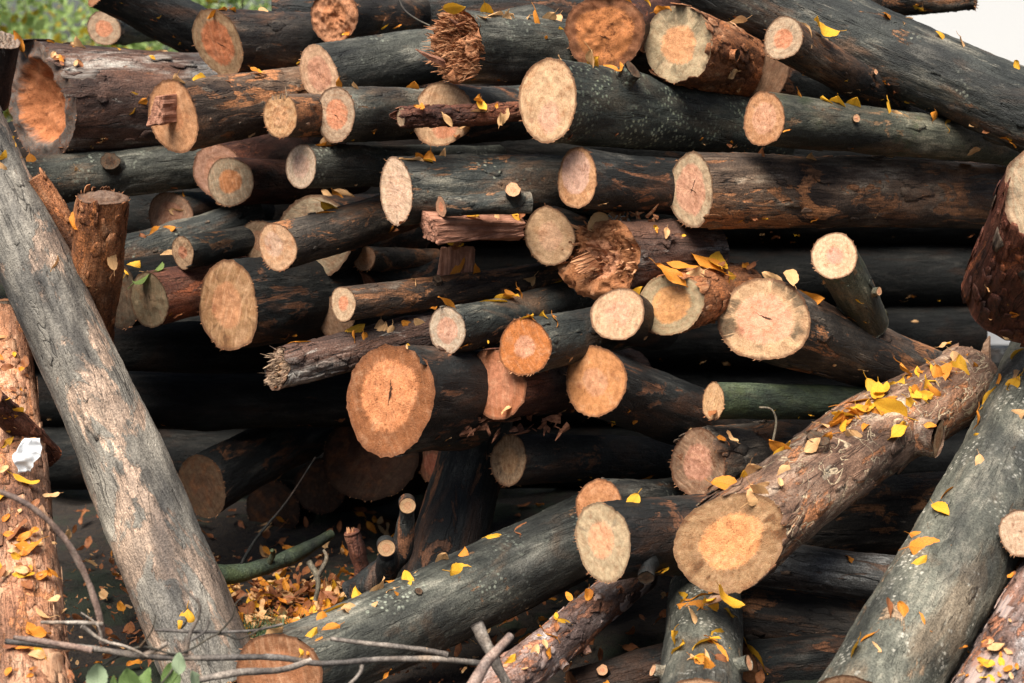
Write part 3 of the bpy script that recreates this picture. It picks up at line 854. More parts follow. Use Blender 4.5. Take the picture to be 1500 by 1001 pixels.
log('b8', 406, 362, 4.0, 36, .72, 17, 0.62, 'beech_brown', C(heart=(.70, .45, .31), sap=(.66, .40, .23), hr=.5, saw=.25, fuzz=.35, crack=.05, rings=.1, blotch=.5, pith=(.2, .1)),
    'brown-grey log with a bright pale round end at the left of the middle', 'brown-grey log with bright round end', taper=1.02)
log('b10', 460, 350, 4.42, 61, .86, 8, 0.55, 'black', C(heart=(.46, .21, .09), sap=(.30, .25, .165), hr=.4, stain=.3),
    'large grey log end mostly hidden behind the brown-grey log with the bright end', 'large grey log end hidden behind', fr=.9, fphi=5)
log('b11', 534, 379, 4.45, 18, .9, 0, 0.5, 'beech_brown', C(heart=(.36, .17, .09), sap=(.27, .16, .10), hr=.5),
    'small brown round log end in the gap below the tall pale end', 'small brown log end in the gap')
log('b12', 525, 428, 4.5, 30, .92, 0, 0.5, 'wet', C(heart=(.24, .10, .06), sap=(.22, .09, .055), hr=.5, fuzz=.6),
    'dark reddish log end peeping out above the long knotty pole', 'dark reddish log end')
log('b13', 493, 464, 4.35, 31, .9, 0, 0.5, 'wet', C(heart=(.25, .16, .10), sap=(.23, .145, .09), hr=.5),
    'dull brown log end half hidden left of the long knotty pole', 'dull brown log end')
log2('b14', (503, 445, 3.95), (850, 396, 4.35), 25, 18, 'brown', C(heart=PINK, sap=(.52, .38, .24), hr=.42, fuzz=.3, crack=.2),
    'long knotty pole with a small round tan end lying across the middle', 'long knotty pole', name='pole', cat='pole', fr=.7, fphi=8, stubs=[(640, 413, 7, .012, DARK_STUB, 0)])
log('b15', 655, 484, 3.86, 34, .76, 14, 0.62, 'beech', C(heart=(.64, .36, .25), sap=(.50, .41, .30), hr=.56, saw=.25, fuzz=.2, crack=.1),
    'dark log with a pale end and pink heart under a row of yellow leaves', 'dark log below the row of yellow leaves', taper=.9, lump=.05)
log('b27', 408, 540, 3.88, 30, .36, 13, 0.5, 'weather', C(heart=(.34, .22, .13), sap=(.22, .165, .12), hr=.4, fuzz=.8, rot=.2, saw=0, crack=0),
    'rotten grey branch with a broken frayed tip and pale torn underside', 'rotten frayed branch', name='branch', cat='branch', torn=.5, shards=110, fr=.6, fphi=-5, shard_mat=SHARD_GREY, shard_len=.7, flakes=30, flake_sz=.022, lump=.08, taper=1.05)
log('b16', 769, 509, 3.82, 39, .72, 13, 0.5, 'beech', C(heart=(.60, .28, .165), sap=(.50, .155, .04), hr=.40, fuzz=.7, saw=.35, rot=.12, crack=.2, rings=.1),
    'short dark log with a bright orange sawdusty end and yellow leaves on top', 'short orange-ended log', fr=.94, fphi=10, oval=.05)
log('b17', 905, 461, 3.86, 39, .97, -20, 0.5, 'black', C(heart=(.63, .34, .22), sap=(.54, .36, .22), hr=.5, fuzz=.4, saw=.5, stain=.1, crack=.1, rings=.1),
    'round peach log end between the rotten log and the orange pine end', 'round peach log end')
log('b18', 983, 446, 3.95, 45, .86, 12, 0.38, 'pine', C(heart=(.60, .29, .11), sap=(.31, .25, .145), hr=.60, rings=.8, stain=.3, stain_col=(.3, .26, .17), saw=.08, fuzz=.3, crack=.1, rim=.3),
    'short orange-barked pine log, round end with clear rings and a pale green-grey border', 'short orange-barked pine log', fr=.98, fphi=0, flakes=60, flake_sz=.024)
log('b19', 1120, 469, 3.98, 63, .66, -19, 0.72, 'beech_brown', C(heart=(.66, .32, .20), sap=(.55, .35, .19), hr=.62, stain=1.0, stain_col=(.11, .09, .06), crack=.9, rings=.15, saw=.2, rot=.05),
    'thick dark log with a big pale pink round end and grey wedge stains', 'thick log with the big pale round end', fr=.93, fphi=-15, taper=.62, flakes=8, flake_sz=.025)
log('b20', 1223, 375, 3.95, 32, .72, -64, 0.3, 'greenish', C(heart=(.62, .30, .22), sap=(.62, .43, .27), hr=.38, fuzz=.55, saw=.3, crack=.1),
    'short post with a small pale round end poking up from the dark hollow at right', 'short post in the dark hollow', fr=.97, fphi=-60, stubs=[(1279, 428, 6, .02)])
log('b21', 806, 347, 4.12, 40, .92, 0, 0.5, 'black', C(heart=(.60, .36, .22), sap=(.52, .34, .19), hr=.5, saw=.5, fuzz=.4, crack=0, rings=.1),
    'tan log end with a chipped lower edge beside the rotten shaggy log', 'chipped tan log end')
log('b22', 880, 378, 4.05, 60, .62, 0, 0.36, 'weather', C(heart=(.60, .27, .145), sap=(.34, .135, .055), hr=.5, rot=.55, fuzz=.8, saw=.05, crack=0, rings=0, rim=.1),
    'rotten log with shaggy crumbling orange-brown end in the centre', 'rotten shaggy log', torn=.26, rough=.16, shards=160, fr=.85, fphi=5, lump=.08, shard_len=.3, flakes=6, flake_sz=.03)
log('b24', 335, 449, 4.2, 63, .70, 6, 0.95, 'black', C(heart=(.45, .21, .10), sap=(.30, .17, .08), hr=.5, stain=.4, stain_col=(.10, .055, .03), crack=.3, pith=(.05, 0)),
    'large tan-brown oval log end at the left, below the bright round end', 'large tan-brown log end at the left', oval=.05)
log('b25', 219, 440, 4.22, 42, .58, 12, 0.6, 'red', C(heart=(.27, .2, .12), sap=(.22, .185, .115), hr=.4, saw=.5, crack=.9, rings=.5),
    'reddish log with a greenish-brown oval end and a dark pith crack', 'reddish log with greenish oval end', fr=.6, fphi=14)
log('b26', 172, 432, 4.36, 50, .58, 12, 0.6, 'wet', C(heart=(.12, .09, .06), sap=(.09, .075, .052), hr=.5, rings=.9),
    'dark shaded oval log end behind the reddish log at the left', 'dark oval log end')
# --- lower rows
log('c1', 571, 584, 3.78, 80, .80, 2, 0.36, 'black', C(heart=(.58, .22, .09), sap=(.19, .068, .026), hr=.64, rings=.9, fuzz=.8, saw=.15, crack=.9, rot=.14, pith=(.03, .08), blotch=.2, rim=.4),
    'biggest orange log end, round heart with rings and rough brown border', 'log with the biggest orange end', fr=.80, fphi=0, oval=.045, rough=.02, flakes=8, flake_sz=.03)
log('c2', 727, 562, 3.89, 52, .78, 4, 0.6, 'red', C(heart=(.50, .19, .10), sap=(.38, .13, .06), hr=.68, saw=.3, fuzz=.35, rot=.15, rings=.1, crack=.1),
    'reddish-pink log end with torn bark, right of the biggest orange end', 'reddish-pink log end with torn bark', flakes=34, flake_sz=.018, lump=.05)
log('c3', 872, 559, 3.86, 54, .72, -20, 0.6, 'black', C(heart=(.46, .22, .115), sap=(.45, .19, .07), hr=.40, rot=.22, fuzz=.4, saw=.1, rings=.4, crack=.1),
    'dark log with a tan oval end and ring-shaped crack below the round peach end', 'dark log with ring-cracked end', fr=.77, fphi=-12)
log('c4', 1045, 588, 3.88, 27, .62, -1, 0.6, 'moss', C(heart=(.55, .33, .16), sap=(.52, .31, .15), hr=.5, saw=.9, fuzz=.2, crack=.1, rings=0, rim=.7),
    'smooth green log with a small neatly sawn tan end', 'smooth green log')
log('c5', 1022, 679, 3.92, 50, .78, 8, 0.6, 'beech_brown', C(heart=(.46, .22, .145), sap=(.20, .125, .08), hr=.55, rot=.4, fuzz=.5, stain=.4, crack=.2),
    'rough brown log with a blotched pink and grey end beside the big leafy log', 'rough brown log with blotched end', flakes=22, flake_sz=.03)
log('c6', 745, 675, 4.02, 37, .72, 0, 0.85, 'black', C(heart=(.48, .29, .15), sap=(.30, .21, .125), hr=.5, stain=.5, stain_col=(.06, .045, .035), crack=.3),
    'black log with a small round tan end and dark rim, below the torn-barked log', 'black log with small tan end')
log('c7', 877, 742, 3.82, 40, .82, 6, 0.55, 'beech', C(heart=(.45, .20, .085), sap=(.45, .195, .085), hr=.5, fuzz=.6, rot=.2, saw=.1, crack=.5, rings=.1),
    'orange-brown log end with a curved crack behind the pale grey-ringed end', 'orange-brown log end', taper=.85)
log('c8', 884, 794, 3.62, 57, .70, 7, 0.48, 'black', C(heart=(.66, .33, .18), sap=(.42, .33, .20), hr=.46, saw=.35, stain=.25, fuzz=.15, crack=.4, rings=.25, pith=(.08, .02), rim=.6),
    'dark log with pale grey oval end and orange-pink heart next to the big leafy log', 'dark log with pale grey end', stubs=[(948, 832, 12, .045, DARK_STUB, .9)], taper=.92, lump=.05)
log2('c9', (1071, 793, 3.5), (1416, 560, 4.3), 68, 57, 'wormed', C(heart=(.62, .27, .105), sap=(.29, .18, .09), hr=.56, stain=.85, stain_col=(.10, .042, .017), fuzz=.7, rings=.4, saw=.1, crack=.1, rim=.4),
    'big brown worm-tracked log covered with yellow leaves, rising to the right', 'big leafy brown log', fr=.985, fphi=0, bend=.02, bend_dir=1.5, flakes=50, flake_sz=.024, stubs=[(1352, 640, 27, .035, C(heart=(.30, .16, .08), sap=(.38, .26, .15), hr=.55), -.15), (1195, 652, 18, .022, DARK_STUB, 0)])
log2('c10', (1262, 1046, 3.2), (1580, 445, 4.55), 74, 66, 'greygreen', C(heart=SAP, sap=SAP),
    'grey-green log with scattered leaves rising from the bottom edge to the right', 'grey-green log at the lower right', lump=.05, bend=-.02, bend_dir=0, flakes=10, flake_sz=.018)
log2('c11', (1425, 1075, 3.1), (1590, 790, 3.7), 58, 55, 'flaky', C(heart=SAP, sap=SAP),
    'pink-grey flaky pine log in the bottom right corner', 'pink-grey flaky log in the corner', flakes=90, flake_sz=.03)
log2('c12', (1022, 1050, 3.25), (1032, 868, 3.92), 62, 52, 'greygreen', C(heart=SAP, sap=SAP),
    'mottled green log pointing away from the bottom edge, banded with leaves', 'green log pointing away at the bottom', stubs=[(1080, 975, 11, .03), (972, 985, 9, .025)])
log2('c13', (705, 1035, 3.35), (940, 838, 3.95), 37, 28, 'flaky', C(heart=SAP, sap=SAP),
    'pinkish-grey flaky branch rising from the bottom edge below the pale grey end', 'flaky branch at the bottom', name='branch', cat='branch', flakes=80, flake_sz=.02, stubs=[(822, 972, 7, .02), (866, 957, 6, .015)])
log2('c14', (408, 990, 3.38), (880, 772, 4.05), 66, 60, 'olive', C(heart=(.34, .14, .065), sap=(.24, .105, .05), hr=.6, fuzz=.5, stain=.2, crack=.3),
    'long dark grey-green log at the bottom left of centre with an orange-brown end', 'long grey-green log at the bottom', fr=.8, fphi=25, lump=.04, stubs=[(612, 868, 6, .004, DARK_STUB, 0)])
log2('c15', (628, 905, 4.05), (712, 585, 4.35), 62, 46, 'black', C(heart=BROWN, sap=BROWN),
    'blackish leaning trunk behind the long dark grey-green log', 'blackish leaning trunk', lump=.05)
log('c16', 296, 713, 4.45, 44, .74, 27, 0.8, 'black', C(heart=(.095, .056, .034), sap=(.095, .06, .036), hr=.5, rings=1.0, crack=.3, rim=.2),  # end colours lowered to imitate the shadow of the hollow
    'shadowed log with ringed brown end right of the grey leaning trunk', 'shadowed log with ringed end', fr=.78, fphi=15)
log('c17', 545, 665, 4.7, 72, .9, 3, 0.5, 'wet', C(heart=(.042, .021, .014), sap=(.03, .017, .012), hr=.6),  # dark end colours carry the cavity's shade
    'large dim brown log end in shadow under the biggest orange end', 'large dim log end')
log('c18', 470, 712, 5.0, 42, .9, 0, 0.5, 'wet', C(heart=(.045, .026, .016), sap=(.034, .02, .013), hr=.5),  # end darkened in colour to deepen the hollow's shadow
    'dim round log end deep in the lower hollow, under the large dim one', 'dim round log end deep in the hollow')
log('c18b', 400, 745, 5.05, 42, .9, 0, 0.5, 'wet', C(heart=(.032, .019, .013), sap=(.025, .015, .01), hr=.5),  # shade of the deep hollow painted into this end
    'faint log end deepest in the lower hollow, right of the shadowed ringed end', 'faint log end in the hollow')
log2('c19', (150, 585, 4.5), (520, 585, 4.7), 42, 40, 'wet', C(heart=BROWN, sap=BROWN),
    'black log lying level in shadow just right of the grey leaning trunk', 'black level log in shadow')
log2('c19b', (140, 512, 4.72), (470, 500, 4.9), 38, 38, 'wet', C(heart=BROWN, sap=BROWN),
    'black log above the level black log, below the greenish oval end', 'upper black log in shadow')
log('c20', 634, 680, 4.65, 27, .85, 0, 0.5, 'black', C(heart=(.24, .075, .05), sap=(.12, .05, .035), hr=.6),
    'small dark red log end between the large dim end and the blackish trunk', 'small dark red log end')
log('c21', 556, 795, 5.0, 38, .92, 0, 0.5, 'wet', C(heart=(.035, .02, .014), sap=(.028, .016, .011), hr=.5),  # end colour darkened to stand in for deep shade
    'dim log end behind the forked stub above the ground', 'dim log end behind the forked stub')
log2('c24', (1090, 822, 3.95), (1560, 893, 3.85), 33, 33, 'silver', C(heart=BROWN, sap=BROWN),
    'silvery bare log lying crosswise under the grey-green log', 'silvery crosswise log', lump=.05)
log2('c25', (1060, 905, 4.0), (1480, 960, 3.95), 50, 50, 'beech_brown', C(heart=BROWN, sap=BROWN),
    'dark brown log lying crosswise beneath the silvery log', 'dark brown crosswise log')
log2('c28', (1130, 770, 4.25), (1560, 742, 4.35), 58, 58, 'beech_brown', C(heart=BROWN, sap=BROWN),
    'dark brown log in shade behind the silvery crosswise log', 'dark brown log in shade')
log2('c26', (1493, 781, 3.5), (1600, 740, 3.9), 33, 33, 'greygreen', C(heart=(.62, .45, .31), sap=(.60, .45, .31), hr=.5),
    'log end cut by the right edge, pale and round, beside the grey-green log', 'pale log end at the right edge', fr=.85, fphi=10)
log2('c27', (1440, 800, 3.72), (1580, 845, 3.75), 22, 22, 'brown', C(heart=BROWN, sap=BROWN),
    'short brown branch under the pale end at the right edge', 'short brown branch at the right', name='branch', cat='branch')
log2('c29', (1090, 985, 3.75), (1330, 960, 3.95), 42, 40, 'black', C(heart=BROWN, sap=BROWN),
    'dark log on the ground between the two grey-green logs at the bottom', 'dark log on the ground at the bottom')
log2('c30', (840, 1010, 3.7), (1010, 960, 3.8), 30, 30, 'black', C(heart=BROWN, sap=BROWN),
    'dark branch on the ground behind the flaky branch', 'dark branch on the ground', name='branch', cat='branch', stubs=[(885, 985, 8, .02)])
# --- left edge
log2('l1', (322, 1008, 3.72), (-75, 95, 4.22), 72, 42, 'grey', C(heart=SAP, sap=SAP),
    'thick bleached grey trunk leaning diagonally across the left side', 'bleached grey leaning trunk', lump=.045, wave=.006, bend_dir=.4, flakes=9, flake_sz=.02, oval=.02)
log2('l2', (46, 1060, 3.15), (2, 470, 4.25), 58, 34, 'pine_pale', C(heart=SAP, sap=SAP),
    'orange-pink pine log with peeling bark standing up at the lower left edge', 'peeling pine log at the lower left', flakes=150, flake_sz=.032)
log2('l3', (152, 290, 4.0), (122, 520, 4.2), 35, 38, 'pine', C(heart=(.15, .11, .088), sap=(.13, .09, .068), hr=.5, fuzz=.5, rot=.2),
    'short flaky orange-brown pine branch with a blunt top beside the grey trunk', 'flaky forked pine branch', name='branch', cat='branch', fr=.3, fphi=-90, hollow=-.3, rough=.09, flakes=40, flake_sz=.02, lump=.09)
log2('l4', (2, 440, 4.35), (20, 720, 4.3), 34, 34, 'beech', C(heart=BROWN, sap=BROWN),
    'dark blue-grey log at the left edge behind the grey trunk', 'dark log at the left edge')
log2('l5', (6, 60, 4.3), (-10, 150, 4.4), 22, 22, 'weather', C(heart=(.2, .17, .14), sap=(.24, .21, .18), hr=.5),
    'grey log tip at the left edge above the thick hollow-ended log', 'grey log tip at the left edge', torn=.3, shards=20, shard_mat=SHARD_GREY)
log2('l2b', (-14, 585, 3.72), (74, 668, 3.95), 19, 17, 'red', C(heart=BROWN, sap=BROWN),
    'short reddish branch lying on top of the peeling pine log at the left edge', 'short reddish branch at the left edge', name='branch', cat='branch', flakes=20, flake_sz=.016)
# --- filler logs added behind the pile to block light leaking through the gaps
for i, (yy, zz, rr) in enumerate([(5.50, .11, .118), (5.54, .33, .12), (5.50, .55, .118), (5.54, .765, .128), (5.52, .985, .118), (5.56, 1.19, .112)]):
    add_log('back%d' % i, Vector((-1.75, yy, zz)), Vector((1, 0, 0.0)), rr, rr * .95, 3.4 if i == 2 else 3.8, 'wet', C(heart=SHADE_CUT, sap=SHADE_CUT),
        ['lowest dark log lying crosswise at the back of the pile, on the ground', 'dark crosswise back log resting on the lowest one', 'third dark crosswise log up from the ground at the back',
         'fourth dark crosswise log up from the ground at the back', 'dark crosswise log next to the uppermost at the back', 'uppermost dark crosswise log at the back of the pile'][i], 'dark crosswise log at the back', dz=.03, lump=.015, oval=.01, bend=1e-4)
log2('l3b', (48, 262, 4.12), (128, 392, 4.16), 19, 22, 'pine', C(heart=BROWN, sap=BROWN),
    'thin reddish branch meeting the flaky pine branch beside the grey trunk', 'thin reddish branch at the left', name='branch', cat='branch', flakes=16, flake_sz=.016)

# ------------------------------------------------------------------ extra pieces of single logs
def local(key, p):
    r = LOGS[key]
    return r['M'].transposed() @ (p - r['P0'])

def block(name, m, parent, verts4a, verts4b, sub=6, rough=0.002, seed=1):
    """a split wooden block between two quads, with worn faces"""
    bm = bmesh.new()
    va = [bm.verts.new(v) for v in verts4a]; vb = [bm.verts.new(v) for v in verts4b]
    n = len(va)
    bm.faces.new(va); bm.faces.new(vb[::-1])
    for i in range(n):
        bm.faces.new((va[i], vb[i], vb[(i + 1) % n], va[(i + 1) % n]))
    bmesh.ops.recalc_face_normals(bm, faces=bm.faces)
    bmesh.ops.bevel(bm, geom=list(bm.edges), offset=rough * 0.8, segments=1, affect='EDGES')
    bmesh.ops.triangulate(bm, faces=bm.faces)
    bmesh.ops.subdivide_edges(bm, edges=bm.edges, cuts=sub, use_grid_fill=True)
    q = np.array([v.co[:] for v in bm.verts])
    nz = fbm(q * np.array([190, 190, 26]) + seed, seed, 3)
    bm.normal_update()
    for v, k in zip(bm.verts, nz):
        v.co += v.normal * float(k) * rough
    me = bpy.data.meshes.new(name)
    bm.to_mesh(me); bm.free()
    me.materials.append(m)
    o = bpy.data.objects.new(name, me)
    COL.objects.link(o)
    if parent: o.parent = parent
    return o

# broken hinge of wood left on the felling cut
r6 = LOGS['a6']
q0 = [local('a6', P(x, y, 4.10)) for x, y in ((238, 141), (256, 138), (252, 180), (230, 183))]
zv = Vector((0, 0, -1))
HOST[block('hinge_block', SPLIT, r6['root'], [p + Vector((0, 0, .03)) for p in q0], [p + zv * (.03 + .01 * (i % 2)) for i, p in enumerate(q0)], rough=.003).name] = 'brown log with the broken hinge block'
# upright splinter on the tan end
b8 = Bag(); rn = random.Random(4)
for k in range(5):
    b8.spike(local('a8', P(420 - 5 * k, 143 + k, 4.01)), LOGS['a8']['M'].transposed() @ Vector((rn.uniform(-.2, .3), -.15, 1)), .016 if k else .03, .0035, rn)
b8.build('splinters', SHARD_GREY, LOGS['a8']['root'])
# long shard that sticks out of the shattered end
b12 = Bag()
b12.spike(local('a12', P(650, 92, 4.12)), LOGS['a12']['M'].transposed() @ (P(595, 66, 3.98) - P(650, 92, 4.12)), .13, .012, rn, .5)
b12.spike(local('a12', P(690, 45, 4.12)), LOGS['a12']['M'].transposed() @ (P(640, 18, 4.02) - P(690, 45, 4.12)), .09, .010, rn, .5)
b12.spike(local('a12', P(705, 60, 4.14)), LOGS['a12']['M'].transposed() @ (P(682, 28, 4.05) - P(705, 60, 4.14)), .08, .012, rn, .3)
b12.build('long_splinters', SPLIT, LOGS['a12']['root'])
# tongue of torn wood on the rotten end
b22 = Bag()
for k in range(9):
    b22.spike(local('b22', P(862 + 2 * k, 372 + 2 * k, 4.06)), LOGS['b22']['M'].transposed() @ (P(822, 388 + 2 * k, 3.97) - P(870, 372, 4.06)), .05 + .03 * rn.random(), .009, rn, .6)
for k in range(16):
    b22.spike(local('b22', P(895 + rn.uniform(-10, 70), 318 + rn.uniform(-6, 10), 4.12)), LOGS['b22']['M'].transposed() @ Vector((rn.uniform(-1, .6), -.4, rn.uniform(.1, 1))), .05 * rn.uniform(.4, 1.2), .006, rn, .4)
b22.build('torn_fibres', SHARD, LOGS['b22']['root'])
# broken top end of the big leafy log
b9 = Bag()
for k in range(11):
    b9.spike(local('c9', P(1425 + rn.uniform(-14, 22), 548 + rn.uniform(-20, 30), 4.3)), LOGS['c9']['M'].transposed() @ Vector((rn.uniform(-.25, .35), rn.uniform(-.2, .9), 1)), .10 * rn.uniform(.5, 1.1), .022, rn, .35)
b9.build('broken_splinters', FLAKE['wormed'], LOGS['c9']['root'])

# ragged bark torn loose along the underside of the reddish-pink log
b2 = Bag()
for k in range(34):
    x = rn.uniform(672, 838)
    yy = 3.86 + (x - 672) * .0006 + rn.uniform(0, .04)
    b2.spike(local('c2', P(x, 606 + rn.uniform(0, 26), yy)), LOGS['c2']['M'].transposed() @ Vector((rn.gauss(-.6, .6), rn.gauss(-.4, .4), rn.gauss(-.25, .4))), rn.uniform(.02, .06), rn.uniform(.004, .012), rn, .35)
b2.build('torn_bark', FLAKE['red'], LOGS['c2']['root'])
# split timber lying between the logs
def split_piece(label, secs, m_body, m_end, short, name='split_log'):
    """secs: two lists of (px, py, Y): the left end outline and the right end outline"""
    a = [P(*p) for p in secs[0]]; b = [P(*p) for p in secs[1]]
    c = sum(a, Vector()) / len(a)
    M = frame((sum(b, Vector()) / len(b) - c))
    root = empty(name, c, M)
    Mi = M.transposed()
    tag(root, label, 'split log', 'split pieces of wood')
    la = [Mi @ (p - c) for p in a]; lb = [Mi @ (p - c) for p in b]
    o = block('split_face', m_body, root, la, lb, sub=9, rough=.0036, seed=len(label))
    HOST[o.name] = short
    return root, c, M
split_piece('pink split wedge of wood lying under the branch with a sawn stub', [[(617, 308, 3.97), (638, 322, 3.92), (642, 358, 3.93), (622, 350, 3.97), (613, 328, 4.04)],
             [(758, 311, 4.14), (770, 326, 4.10), (767, 346, 4.10), (762, 353, 4.17), (755, 335, 4.22)]], SPLIT, SPLIT, 'pink split wedge')
log2('b23', (646, 303, 3.94), (775, 297, 4.02), 15, 17, 'beech', C(heart=PINK, sap=SPLIT and (.42, .24, .15), hr=.5, fuzz=.4),
    'split dark branch with a sawn-off stub resting on the pink wedge', 'split dark branch with a stub', name='branch', cat='branch', fr=.5, fphi=10, stubs=[(752, 287, 11, .028)], lump=.1)
split_piece('reddish upright split block in the dark gap below the pink wedge', [[(645, 362, 4.22), (694, 360, 4.2), (696, 372, 4.28), (650, 374, 4.3)],
             [(640, 408, 4.22), (692, 406, 4.2), (694, 412, 4.28), (646, 414, 4.3)]], SPLIT, SPLIT, 'reddish split block')
split_piece('brown wedge of split wood under the black log beside the shaggy rotten one', [[(838, 288, 4.06), (850, 282, 4.08), (856, 292, 4.1), (846, 300, 4.06)],
             [(905, 305, 4.2), (915, 302, 4.22), (918, 312, 4.24), (908, 318, 4.2)]], SHARD, SHARD, 'wedge of split wood')

# ------------------------------------------------------------------ twigs
def catmull(pts, n=10):
    out = []
    for i in range(len(pts) - 1):
        p0 = pts[max(0, i - 1)]; p1 = pts[i]; p2 = pts[i + 1]; p3 = pts[min(len(pts) - 1, i + 2)]
        for k in range(n):
            t = k / n
            out.append(0.5 * ((2 * p1) + (p2 - p0) * t + (2 * p0 - 5 * p1 + 4 * p2 - p3) * t * t + (3 * p1 - p0 - 3 * p2 + p3) * t ** 3))
    out.append(pts[-1])
    return out

def tube(name, pts, r0, r1, m, parent=None, seed=0, ns=12, lump=0.12):
    pts = catmull([Vector(p) for p in pts])
    n = len(pts)
    V = []
    prev = Vector((0, 0, 1))
    for i, p in enumerate(pts):
        t = (pts[min(i + 1, n - 1)] - pts[max(0, i - 1)]).normalized()
        a = prev - t * prev.dot(t)
        a = a.normalized() if a.length > 1e-4 else t.orthogonal().normalized()
        prev = a
        b = t.cross(a)
        r = r0 + (r1 - r0) * i / (n - 1)
        for j in range(ns):
            an = j / ns * 2 * math.pi
            V.append(p + (a * math.cos(an) + b * math.sin(an)) * r)
    V = np.array([v[:] for v in V])
    cen = np.repeat(np.array([p[:] for p in pts]), ns, 0)
    k = fbm(V * 60 / (r0 / 0.008), seed, 3)[:, None] * lump + fbm(V * 25, seed + 3, 2)[:, None] * lump
    V = cen + (V - cen) * (1 + k)
    V = np.vstack([V, [pts[0][:], pts[-1][:]]])
    e0 = np.stack([np.full(ns, n * ns), np.arange(ns), np.roll(np.arange(ns), -1)], -1)
    l = (n - 1) * ns + np.arange(ns)
    e1 = np.stack([np.full(ns, n * ns + 1), np.roll(l, -1), l], -1)
    return mesh_np(name, V, grid_faces(n, ns), m, parent, tris=np.vstack([e0, e1]))

TWIG = bark_mat('grey_twig_bark', (0.06, 0.05, 0.045), (0.18, 0.155, 0.135), (0.36, 0.32, 0.28), (0.42, 0.29, 0.19), 0.2, cracks=0.2, bump=0.4)
TWIG_P = bark_mat('pinkish_twig_bark', (0.14, 0.09, 0.075), (0.32, 0.22, 0.18), (0.46, 0.36, 0.30), (0.45, 0.30, 0.2), 0.2, cracks=0.2, bump=0.4)
TWIG_D = bark_mat('dark_twig_bark', (0.02, 0.018, 0.015), (0.07, 0.06, 0.045), (0.16, 0.14, 0.1), (0.2, 0.1, 0.05), 0.2, cracks=0.3, bump=0.5)

def twig(label, main, r0, r1, m=TWIG, sides=(), cat='twig', name='twig', group='loose twigs in front of the pile'):
    pts = [P(*p) for p in main]
    root = empty(name, pts[0])
    tag(root, label, cat, group)
    o = tube('stem', [p - pts[0] for p in pts], r0 * .85 * mpp(*main[0]), r1 * .85 * mpp(*main[-1]), m, root, seed=len(label))
    for k, (sp, a, b) in enumerate(sides):
        q = [P(*p) - pts[0] for p in sp]
        tube('side_twig', q, a * mpp(*sp[0]), b * mpp(*sp[-1]), m, root, seed=k + 3)
    return root

twig('pinkish bare twig arching down from the left edge', [(-12, 716, 2.95), (45, 742, 2.95), (95, 790, 2.97), (128, 850, 3.0), (146, 905, 3.02), (150, 940, 3.05)], 4.6, 6.0, TWIG_P)
twig('long forked grey twig lying across the bottom left corner to the small sticks', [(8, 940, 3.0), (75, 946, 3.0), (140, 951, 3.0), (215, 962, 3.02), (300, 964, 3.05), (400, 963, 3.08), (470, 972, 3.1), (560, 966, 3.12), (640, 966, 3.15), (705, 972, 3.2)], 5.6, 5.0, TWIG,
     sides=[([(292, 996, 3.0), (350, 985, 3.02), (410, 982, 3.05), (455, 968, 3.1)], 5.5, 4.5), ([(484, 936, 3.14), (540, 943, 3.14), (620, 952, 3.15), (655, 960, 3.16)], 3, 4.5),
            ([(530, 968, 3.12), (528, 985, 3.1), (510, 1005, 3.08)], 3.5, 2.5), ([(226, 923, 3.06), (300, 926, 3.07), (370, 924, 3.08), (415, 914, 3.1)], 2.6, 1.8),
            ([(272, 958, 3.04), (278, 930, 3.05), (290, 905, 3.06), (292, 885, 3.06), (275, 868, 3.06), (258, 852, 3.06)], 3.4, 1.4),
            ([(280, 938, 3.05), (300, 925, 3.05), (306, 908, 3.05)], 2.6, 1.6), ([(60, 912, 3.0), (110, 912, 3.0), (150, 914, 3.02)], 2.2, 3.2),
            ([(204, 964, 3.02), (232, 950, 3.03), (246, 942, 3.03)], 5, 3)])
twig('thin branching twig tangled over the base of the grey trunk', [(150, 975, 3.02), (205, 948, 3.02), (262, 958, 3.03), (318, 930, 3.05), (352, 936, 3.06), (392, 915, 3.08)], 2.4, 1.2, TWIG_D,
     sides=[([(205, 948, 3.02), (222, 925, 3.0), (228, 902, 3.0)], 1.6, .8), ([(318, 930, 3.05), (340, 905, 3.04), (346, 884, 3.04), (362, 870, 3.05)], 1.6, .7), ([(262, 958, 3.03), (250, 985, 3.0), (232, 1006, 2.98)], 1.8, 1.2)])
twig('pale broken twig piece lying left over the peeling pine log', [(20, 934, 2.98), (70, 941, 2.98), (135, 953, 2.99)], 4.5, 5.5, TWIG_P)
twig('short snapped twig stub crossing beside the arching pinkish twig', [(120, 917, 2.99), (150, 938, 3.0), (186, 948, 3.0), (216, 962, 3.01)], 3.4, 2.2, TWIG, sides=[([(150, 938, 3.0), (142, 915, 3.0), (118, 897, 3.0)], 1.6, .8)])
twig('short weathered stick leaning to the right at the bottom edge', [(688, 1012, 3.02), (715, 968, 3.06), (748, 932, 3.12)], 11, 7, TWIG_P, name='stick', cat='stick')
twig('stubby grey stick with a rounded tip behind the leaning stick', [(745, 1008, 3.2), (722, 962, 3.2), (698, 913, 3.22)], 8, 12, TWIG, name='stick', cat='stick')
twig('thin dark twig standing in the lower hollow behind the mossy branch', [(345, 842, 4.1), (375, 790, 4.15), (420, 735, 4.2), (462, 670, 4.3)], 3.0, 1.5, BARK['wet'])
twig('thin bent twig rising beside the big leafy log', [(1130, 655, 3.85), (1137, 620, 3.86), (1130, 600, 3.86), (1112, 597, 3.86)], 2.0, 1.6, TWIG_D)
twig('bare curved twig hanging at the top behind the shattered log', [(580, -10, 4.2), (592, 14, 4.16), (610, 28, 4.1), (630, 38, 4.06)], 2, 1.4, TWIG_D)
